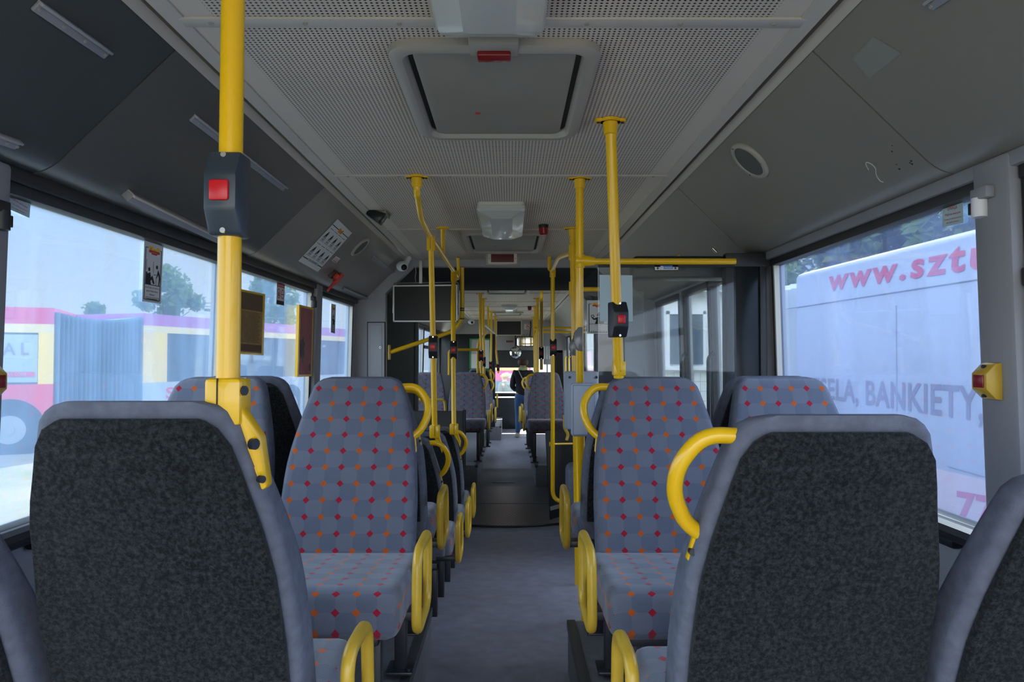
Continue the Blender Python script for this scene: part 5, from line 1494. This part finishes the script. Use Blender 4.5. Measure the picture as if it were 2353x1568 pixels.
    if bag:
        bm = B(); tube(bm, fillet([G(-.06, -.055, .825), G(-.01, -.088, .72), G(.06, -.092, .60), G(.115, -.05, .52)], .05), .006 * H, 8); part('bag_strap', bm, 'panel', o)
        bm = B(); c = G(.125, -.01, .49); box(bm, (c.x - .035, c.y - .1, c.z - .09), (c.x + .035, c.y + .1, c.z + .07), bev=.02, seg=3); part('handbag', bm, BAG, o)
    return o
p = PY(1202, 1004, 12.95)
person((p.x, 12.95, .02), 1.53, 0.0, 'person in black hooded jacket and blue jeans standing at the end of the aisle', JBLK, HAIRB, .06, collar=GRN, bag=True)
p = PY(1160, 868, 17.3)
person((p.x, 17.3, -.46), 1.66, .9, 'blond person in a grey green jacket outside beyond the windscreen', JOLV, HAIRL, .05, arms='down')
# ------------------------------------------------------------------ outside
GZ = -.46
bm = B(); box(bm, (-70, -30, GZ - .2), (70, 110, GZ))
g = bpy.data.materials.new('dirt_ground'); N, L, b = nodes(g)
tc = N.new('ShaderNodeTexCoord'); n1 = N.new('ShaderNodeTexNoise'); n1.inputs['Scale'].default_value = .55; n1.inputs['Detail'].default_value = 9; L.new(tc.outputs['Object'], n1.inputs[0])
n2 = N.new('ShaderNodeTexNoise'); n2.inputs['Scale'].default_value = 9; n2.inputs['Detail'].default_value = 6; L.new(tc.outputs['Object'], n2.inputs[0])
cr = N.new('ShaderNodeValToRGB'); L.new(n1.outputs[0], cr.inputs[0])
cr.color_ramp.elements[0].position = .42; cr.color_ramp.elements[0].color = (.27, .24, .185, 1); cr.color_ramp.elements[1].position = .62; cr.color_ramp.elements[1].color = (.15, .17, .06, 1)
L.new(mix(N, L, mth(N, L, 'MULTIPLY', n2.outputs[0], .6), cr.outputs[0], (.16, .13, .09)), b.inputs['Base Color']); b.inputs['Roughness'].default_value = .95
MAT['dirt'] = g
struct('ground', bm, 'dirt', 'bare ground with dry grass outside the windows', 'ground')
PAINT = dict(
    mag=M('magenta_paint', (.52, .035, .16), .3, coat=.4), cream=M('cream_paint', (.62, .50, .26), .35, coat=.3), yel=M('bus_yellow_paint', (.72, .50, .12), .3, coat=.3),
    pink=M('pink_red_paint', (.58, .05, .10), .3, coat=.3), vio=M('violet_paint', (.34, .10, .34), .3, coat=.3), win=M('dark_bus_glass', (.035, .06, .09), .08),
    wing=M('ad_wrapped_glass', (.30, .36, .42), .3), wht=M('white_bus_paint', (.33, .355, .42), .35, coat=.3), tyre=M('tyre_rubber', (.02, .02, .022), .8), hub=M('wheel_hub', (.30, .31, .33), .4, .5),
    pleat=M('bellows_grey', (.10, .16, .25), .75), tp=M('red_lettering', (.52, .05, .12), .5), tg=M('grey_lettering', (.17, .15, .20), .5), seam=M('panel_seam', (.20, .21, .24), .6))
MAT.update(PAINT)
class Side:
    """a bus flank: origin a, unit direction d along it, outward normal n toward the viewer"""
    def __init__(s, a, b):
        s.a = V((a.x, a.y, 0)); s.d = V((b.x - a.x, b.y - a.y, 0)); s.len = s.d.length; s.d.normalize()
        s.n = V((s.d.y, -s.d.x, 0))
        if s.n.dot(V((CAM.x, CAM.y, 0)) - s.a) < 0: s.n = -s.n
    def p(s, t, z, off=0): return s.a + s.d * t + s.n * off + V((0, 0, z))
    def box(s, bm, t0, t1, z0, z1, o0, o1, bev=0.0): obox(bm, s.p(t0, z0, o0), s.d * (t1 - t0), s.n * (o1 - o0), V((0, 0, z1 - z0)), bev)
    def t_at(s, x, y): return (hit(x, y, s.a, s.n) - s.a).dot(s.d)
    def z_at(s, x, y): return hit(x, y, s.a, s.n).z
    def quad(s, x0, y0, x1, y1): return Quad(*[hit(x, y, s.a, s.n) + s.n * .004 for x, y in ((x0, y0), (x1, y0), (x1, y1), (x0, y1))])
RZ = 2.54
def wheel(s, par, t, z, r):
    c = s.p(t, z, .012)
    bm = B(); cyl(bm, c - s.n * .03, c + s.n * .004, r * 1.25, n=28); part('wheel_arch', bm, 'tyre', par)
    bm = B(); cyl(bm, c - s.n * .25, c + s.n * .02, r, n=28); w = part('wheel', bm, 'tyre', par)
    bm = B(); cyl(bm, c + s.n * .01, c + s.n * .03, r * .58, n=24); cyl(bm, c + s.n * .03, c + s.n * .06, r * .2, n=12)
    for k in range(8):
        a = 2 * PI * k / 8; q = c + (s.d * math.cos(a) + V((0, 0, math.sin(a)))) * r * .42; cyl(bm, q + s.n * .02, q + s.n * .04, .025, n=8)
    part('hub', bm, 'hub', w)
# left red and yellow articulated bus
eA = PZ(125, 708, RZ); dA = V((-.92, -.38, 0))
A = Side(eA + dA * 9, eA)
Bs = Side(PZ(330, 720, RZ), PZ(506, 734, RZ)); BL = Bs.len + 7
o = thing('articulated_bus', 'red, yellow and violet articulated bus outside the left windows', 'bus', A.p(4, GZ))
def stripes(S, t0, t1, rows):
    for nm, z0, z1, m, o1 in rows:
        bm = B(); S.box(bm, t0, t1, z0, z1, -2.4, o1, .0); part(nm, bm, m, o)
stripes(A, 0, A.len, [('roof_edge', 2.20, RZ, 'mag', 0), ('upper_stripe', 2.02, 2.20, 'cream', .002), ('window_band', .96, 2.02, 'win', -.03), ('lower_panel', -.15, .96, 'pink', 0)])
tY = A.t_at(88, 800)
bm = B(); A.box(bm, tY, A.len, .96, 2.02, -.1, .003); part('yellow_pillar', bm, 'yel', o)
bm = B(); A.box(bm, 0, tY - .01, 1.0, 1.98, -.1, -.01); part('ad_panel', bm, 'wing', o)
q = A.quad(6, 788, 66, 816); bm = B(); q.text(bm, 'A L', 0, 0, 1, 1, .0, bold=.02); part('lettering', bm, 'tg', o)
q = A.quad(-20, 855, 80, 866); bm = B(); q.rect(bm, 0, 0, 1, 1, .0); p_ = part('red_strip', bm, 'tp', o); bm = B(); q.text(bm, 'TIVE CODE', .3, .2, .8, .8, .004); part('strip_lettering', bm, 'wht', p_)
wheel(A, o, A.t_at(22, 985), GZ + .5, .5)
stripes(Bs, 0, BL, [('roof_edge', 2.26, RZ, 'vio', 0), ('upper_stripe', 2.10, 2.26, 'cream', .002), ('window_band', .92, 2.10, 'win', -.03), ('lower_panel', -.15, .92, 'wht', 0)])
bm = B(); Bs.box(bm, 0, Bs.t_at(384, 820), .92, 2.10, -.1, .003); part('yellow_pillar', bm, 'yel', o)
for k in range(3):
    t = Bs.t_at(384, 820) + 2.2 * (k + 1); bm = B(); Bs.box(bm, t, t + .12, .92, 2.10, -.1, -.01); part('window_post', bm, 'tyre', o)
q = Bs.quad(381, 890, 402, 917); bm = B(); q.text(bm, 'S', 0, 0, 1, 1, .0, bold=.02); part('lettering', bm, 'tp', o)
wheel(Bs, o, 6, GZ + .5, .5)
a, b = A.p(A.len, 0, -.06), Bs.p(0, 0, -.06); m_ = 40; bm = B(); top = []; bot = []
nb = (b - a).normalized().cross(V((0, 0, 1)))
if nb.dot(CAM - a) < 0: nb = -nb
for k in range(m_ + 1):
    t = k / m_; q = a.lerp(b, t) + nb * (.12 if k % 2 else -.10)
    top.append(q + V((0, 0, RZ - .08 - .12 * math.sin(PI * t)))); bot.append(q + V((0, 0, -.1)))
loft(bm, [bot, top], cap=False, closed=False)
for k in range(0, m_ + 1, 2):
    tube(bm, [bot[k], top[k]], .013, 5, mi=1)
back = [p - nb * 2.0 for p in top]; loft(bm, [top, back], cap=False, closed=False)
part('bellows', bm, ['pleat', 'wing'], o, 'grey folded bellows', ang=8)
# white bus on the right
r0, r1 = PZ(2240, 525, RZ), PZ(1830, 630, RZ)
R = Side(r0, r1); T0 = -7.0
o = thing('white_bus', 'white bus with a web address on its flank outside the right window', 'bus', R.p(0, GZ))
bm = B(); sec = [(-2.4, -.2), (0, -.2), (0, RZ - .06), (-.03, RZ - .015), (-.12, RZ + .02), (-2.4, RZ + .06)]
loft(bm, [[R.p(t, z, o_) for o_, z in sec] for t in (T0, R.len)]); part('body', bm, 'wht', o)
bm = B()
m_ = 12; rs = []
for k in range(m_ + 1):
    t = R.len + 1.3 * k / m_; g_ = -.10 if k % 2 else -.03
    rs.append([R.p(t, z, o_ + g_) for o_, z in ((-2.2, -.1), (0, -.1), (0, RZ - .16), (-.1, RZ - .08), (-2.2, RZ - .06))])
loft(bm, rs, cap=False); part('bellows', bm, M('bellows_pale', (.42, .44, .46), .7), o, 'pale folded bellows', ang=8)
def skewtext(body, pl, pr, h_l, h_r, m, bold=.01, nm='lettering', sh=0.0):
    q = Quad(*[hit(x, y, R.a, R.n) + R.n * .006 for x, y in ((pl[0], pl[1] - h_l), (pr[0], pr[1] - h_r), pr, pl)])
    glyphs(body, bold, 1.22 if body.startswith('www') else 1.05)
    bm = B(); q.text(bm, body, 0, 0, 1, 1, .0, bold=bold, shear=sh); return part(nm, bm, m, o)
skewtext('www.sztuk', (1903, 670), (2362, 603), 48, 82, 'tp', .03, sh=.012)
skewtext('WESELA, BANKIETY,', (1835, 914), (2262, 985), 48, 97, 'tg', .02)
skewtext('77', (2200, 1198), (2290, 1222), 70, 78, 'tp', .03)
bm = B()
for (x0, y0), (x1, y1) in (((1790, 713), (2353, 626)), ((2180, 1072), (2353, 1120)), ((2060, 702), (2062, 945))):
    p0, p1 = hit(x0, y0, R.a, R.n) + R.n * .004, hit(x1, y1, R.a, R.n) + R.n * .004
    tube(bm, [p0, p1], .006, 6)
part('panel_seam', bm, 'seam', o)
zc = R.z_at(2230, 1090)
bm = B(); R.box(bm, T0, R.len, -.2, zc - .02, -.05, .003); part('skirt_panel', bm, M('pale_pink_panel', (.60, .46, .46), .4), o)
# red bus ahead of the windscreen
a, b = PY(1138, 850, 27), PY(1196, 850, 27)
o = thing('red_bus', 'red bus with a yellow stripe outside beyond the windscreen', 'bus', ((a.x + b.x) / 2, 27, GZ))
bm = B(); box(bm, (a.x - .4, 27, GZ + .25), (b.x + .4, 33, 2.5), bev=.06); part('body', bm, 'mag', o)
bm = B(); box(bm, (a.x - .3, 26.98, 1.02), (b.x + .3, 27.0, 1.12)); part('stripe', bm, 'yel', o)
bm = B(); box(bm, (a.x - .25, 26.97, .05), (b.x + .25, 27.0, .62), bev=.01); part('windscreen', bm, 'win', o)
bm = B(); box(bm, (a.x + .3, 26.97, .72), (a.x + .7, 27.0, .9)); part('display', bm, 'wing', o)
# trees
BARK = M('bark', (.07, .05, .035), .9)
def leafmat(nm, a, b):
    m = bpy.data.materials.new(nm); N, L, bs = nodes(m)
    tc = N.new('ShaderNodeTexCoord'); n = N.new('ShaderNodeTexNoise'); n.inputs['Scale'].default_value = 3; L.new(tc.outputs['Object'], n.inputs[0])
    L.new(mix(N, L, n.outputs[0], a, b), bs.inputs['Base Color']); bs.inputs['Roughness'].default_value = .7
    tr = N.new('ShaderNodeBsdfTranslucent'); tr.inputs[0].default_value = (*b, 1)
    mx = N.new('ShaderNodeMixShader'); mx.inputs[0].default_value = .35; L.new(bs.outputs[0], mx.inputs[1]); L.new(tr.outputs[0], mx.inputs[2])
    L.new(mx.outputs[0], N['Material Output'].inputs[0]); return m
LF1 = leafmat('leaf_green', (.030, .07, .018), (.10, .17, .035)); LF2 = leafmat('leaf_bright', (.022, .06, .012), (.13, .21, .035))
def tree(x, y, h, r, label, mat, n=2600, ls=.16, seed=1, grp='trees outside'):
    rnd = random.Random(seed)
    o = thing('tree', label, 'tree', (x, y, GZ), grp)
    bm = B(); tube(bm, [(x, y, GZ), (x + .05, y, GZ + h * .4), (x, y, GZ + h * .8)], [.16, .11, .04], 8)
    for k in range(7):
        a = rnd.random() * 6.3; z = GZ + h * (.35 + .06 * k); tube(bm, [(x, y, z), (x + math.cos(a) * r * .6, y + math.sin(a) * r * .6, z + h * .14)], [.05, .015], 6)
    part('trunk', bm, BARK, o)
    blobs = []
    for k in range(26):
        t = rnd.random(); a = rnd.random() * 6.3; rr = r * (math.sin(PI * min(1, .18 + t * .82)) ** .7) * rnd.uniform(.35, .95)
        blobs.append((V((x + math.cos(a) * rr, y + math.sin(a) * rr, GZ + h * (.30 + .66 * t))), r * rnd.uniform(.22, .40)))
    bm = B()
    for k in range(n):
        c, br = blobs[rnd.randrange(len(blobs))]
        d = V((rnd.gauss(0, 1), rnd.gauss(0, 1), rnd.gauss(0, 1))).normalized() * br * rnd.random() ** .4
        u = V((rnd.gauss(0, 1), rnd.gauss(0, 1), rnd.gauss(0, 1))).normalized(); w = u.orthogonal().normalized()
        q = c + d; s = ls * rnd.uniform(.6, 1.3)
        bm.faces.new([bm.verts.new(q - u * s), bm.verts.new(q + w * s * .5), bm.verts.new(q + u * s), bm.verts.new(q - w * s * .5)])
    me = bpy.data.meshes.new('crown'); bmesh.ops.translate(bm, verts=bm.verts, vec=-V((x, y, GZ))); bm.to_mesh(me); bm.free(); me.materials.append(mat)
    link('crown', me, o)
c = PY(380, 690, 40); tree(c.x, 40, 7.0, 2.15, 'full round tree behind the left bus, right of the tall pictogram sticker', LF1, 3600, .20, 2)
c = PY(214, 705, 38); tree(c.x, 38, 5.0, 1.25, 'small tree rising over the grey bellows of the left bus', LF1, 1600, .17, 5)
c = PY(30, 705, 45); tree(c.x, 45, 5.1, 1.3, 'low treetop at the left edge behind the left bus', LF1, 1000, .2, 8)
c = PY(620, 720, 34); tree(c.x, 34, 6.0, 1.7, 'hazy tree behind the left bus near the small ban sticker', LF1, 1800, .19, 9)
for k, (x, y, h, r, sd) in enumerate(((8.4, 6.6, 6.0, 2.3, 11), (9.0, 11.3, 6.3, 2.4, 12), (8.8, 16.2, 6.2, 2.4, 13), (9.6, 21.4, 6.6, 2.5, 14))):
    tree(x, y, h, r, 'leafy green tree behind the white bus, %s of the row' % ('first', 'second', 'third', 'last')[k], LF2, 13000, .155, sd, 'trees behind the white bus')
# lamp platform
p = PY(492, 706, 40); o = thing('mast_platform', 'small railed platform on a mast beyond the left bus', 'platform', (p.x, 40, GZ))
bm = B(); box(bm, (p.x - .4, 39.6, p.z - .25), (p.x + .9, 40.4, p.z - .12)); part('deck', bm, 'steel', o)
bm = B(); cyl(bm, (p.x + .5, 40, GZ), (p.x + .5, 40, p.z - .2), .14, n=10); part('mast', bm, 'steel', o)
bm = B()
for k in range(4): cyl(bm, (p.x - .4 + .43 * k, 39.6, p.z - .15), (p.x - .4 + .43 * k, 39.6, p.z + .2), .02, n=6)
for z in (.0, .2): cyl(bm, (p.x - .4, 39.6, p.z + z), (p.x + .9, 39.6, p.z + z), .02, n=6)
part('railing', bm, 'steel', o)
# white house and fence behind the right door
o = thing('white_house', 'white house behind the fence seen through the right door glass', 'house', (6.5, 24, GZ))
bm = B(); box(bm, (2.2, 22, GZ), (6.9, 30, 3.6)); part('wall', bm, 'white', o)
bm = B(); prism(bm, [V((1.8, 21.6, 3.6)), V((7.1, 21.6, 3.6)), V((7.1, 26, 5.6)), V((1.8, 26, 5.6))], V((0, 0, .15))); part('roof', bm, M('roof_grey', (.2, .21, .24), .7), o)
for x in (3.2, 5.6):
    bm = B(); box(bm, (x - .55, 21.95, 1.3), (x + .55, 22.05, 2.9)); w = part('window', bm, 'win', o)
    bm = B(); box(bm, (x - .62, 21.9, 1.22), (x - .53, 22, 2.98)); box(bm, (x + .53, 21.9, 1.22), (x + .62, 22, 2.98)); box(bm, (x - .62, 21.9, 2.88), (x + .62, 22, 2.98)); box(bm, (x - .04, 21.9, 1.3), (x + .04, 22, 2.9)); box(bm, (x - .75, 21.8, 1.12), (x + .75, 22, 1.24)); part('window_frame', bm, 'white', w)
o = thing('mesh_fence', 'thin wire fence in front of the white house', 'fence', (5.5, 18, GZ))
bm = B()
for k in range(48): cyl(bm, (1.9 + .17 * k, 18, GZ), (1.9 + .17 * k, 18, 1.15), .006, n=4)
for k in range(7): cyl(bm, (1.9, 18, GZ + .1 + .25 * k), (10, 18, GZ + .1 + .25 * k), .006, n=4)
part('wire_mesh', bm, 'hatch', o)
for k in range(5):
    bm = B(); box(bm, (1.88 + 2.0 * k, 17.98, GZ), (1.94 + 2.0 * k, 18.04, 1.2)); part('post', bm, 'hatch', o)
p = PY(1513, 803, 12.0)  # balloon added outside to stand for its reflection in the glass screen
o = thing('balloon', 'red balloon outside in place of its reflection in the glass', 'balloon', p)
bm = B(); sphere(bm, p, .11, 20, sc=(1, 1, 1.15)); cyl(bm, p - V((0, 0, .125)), p - V((0, 0, .15)), .012, .02, n=10); part('balloon_skin', bm, 'red', o)
bm = B(); tube(bm, [p - V((0, 0, .18)), p - V((.03, 0, .6)), V((p.x, p.y, GZ))], .004, 5); part('string', bm, 'white', o)

# ------------------------------------------------------------------ light
sc = bpy.context.scene
sl = bpy.data.lights.new('sun', 'SUN'); sl.energy = 7.0; sl.angle = math.radians(.6); sl.color = (1, .95, .86)
so = bpy.data.objects.new('sun', sl); C.objects.link(so)
so.rotation_euler = V((.12, .78, .62)).to_track_quat('Z', 'Y').to_euler()
w = bpy.data.worlds.new('sky'); sc.world = w; w.use_nodes = True
N, L = w.node_tree.nodes, w.node_tree.links
bg = N['Background']
tc = N.new('ShaderNodeTexCoord'); sp = N.new('ShaderNodeSeparateXYZ'); L.new(tc.outputs['Generated'], sp.inputs[0])
cr = N.new('ShaderNodeValToRGB'); L.new(sp.outputs[2], cr.inputs[0])
e = cr.color_ramp.elements
e[0].position = 0.0; e[0].color = (.52, .51, .50, 1); e[1].position = .9; e[1].color = (.75, .95, 1.3, 1)
k = e.new(.06); k.color = (.50, .51, .53, 1); k = e.new(.22); k.color = (.36, .46, .57, 1); k = e.new(.36); k.color = (.55, .66, .80, 1); k = e.new(.5); k.color = (1.5, 1.55, 1.6, 1)
nz = N.new('ShaderNodeTexNoise'); nz.inputs['Scale'].default_value = 2.2; nz.inputs['Detail'].default_value = 8
mp = N.new('ShaderNodeMapping'); mp.inputs['Scale'].default_value = (1, 1, 3.5); L.new(tc.outputs['Generated'], mp.inputs[0]); L.new(mp.outputs[0], nz.inputs[0])
r = N.new('ShaderNodeMapRange'); r.inputs['From Min'].default_value = .46; r.inputs['From Max'].default_value = .68; L.new(nz.outputs[0], r.inputs[0])
cr2 = mix(N, L, .5, cr.outputs[0], (.6, .6, .6))
L.new(mix(N, L, mth(N, L, 'MULTIPLY', r.outputs[0], .8), cr.outputs[0], cr2), bg.inputs[0])
# added sky brightness toward sides and rear, out of view, lifting the interior light
rr = N.new('ShaderNodeMapRange'); rr.inputs['From Min'].default_value = .05; rr.inputs['From Max'].default_value = .6; rr.inputs['To Min'].default_value = 1.0; rr.inputs['To Max'].default_value = 2.6
L.new(mth(N, L, 'MULTIPLY', mth(N, L, 'SUBTRACT', mth(N, L, 'ABSOLUTE', sp.outputs[0]), sp.outputs[1]), .7), rr.inputs[0]); L.new(rr.outputs[0], bg.inputs[1])
sc.view_settings.view_transform = 'Standard'; sc.view_settings.look = 'None'; sc.view_settings.gamma = 1.0; sc.view_settings.use_curve_mapping = False
sc.view_settings.exposure = 1.34
sc.cycles.max_bounces = 10; sc.cycles.diffuse_bounces = 5; sc.cycles.transparent_max_bounces = 24; sc.cycles.sample_clamp_indirect = 4
sc.cycles.use_denoising = True
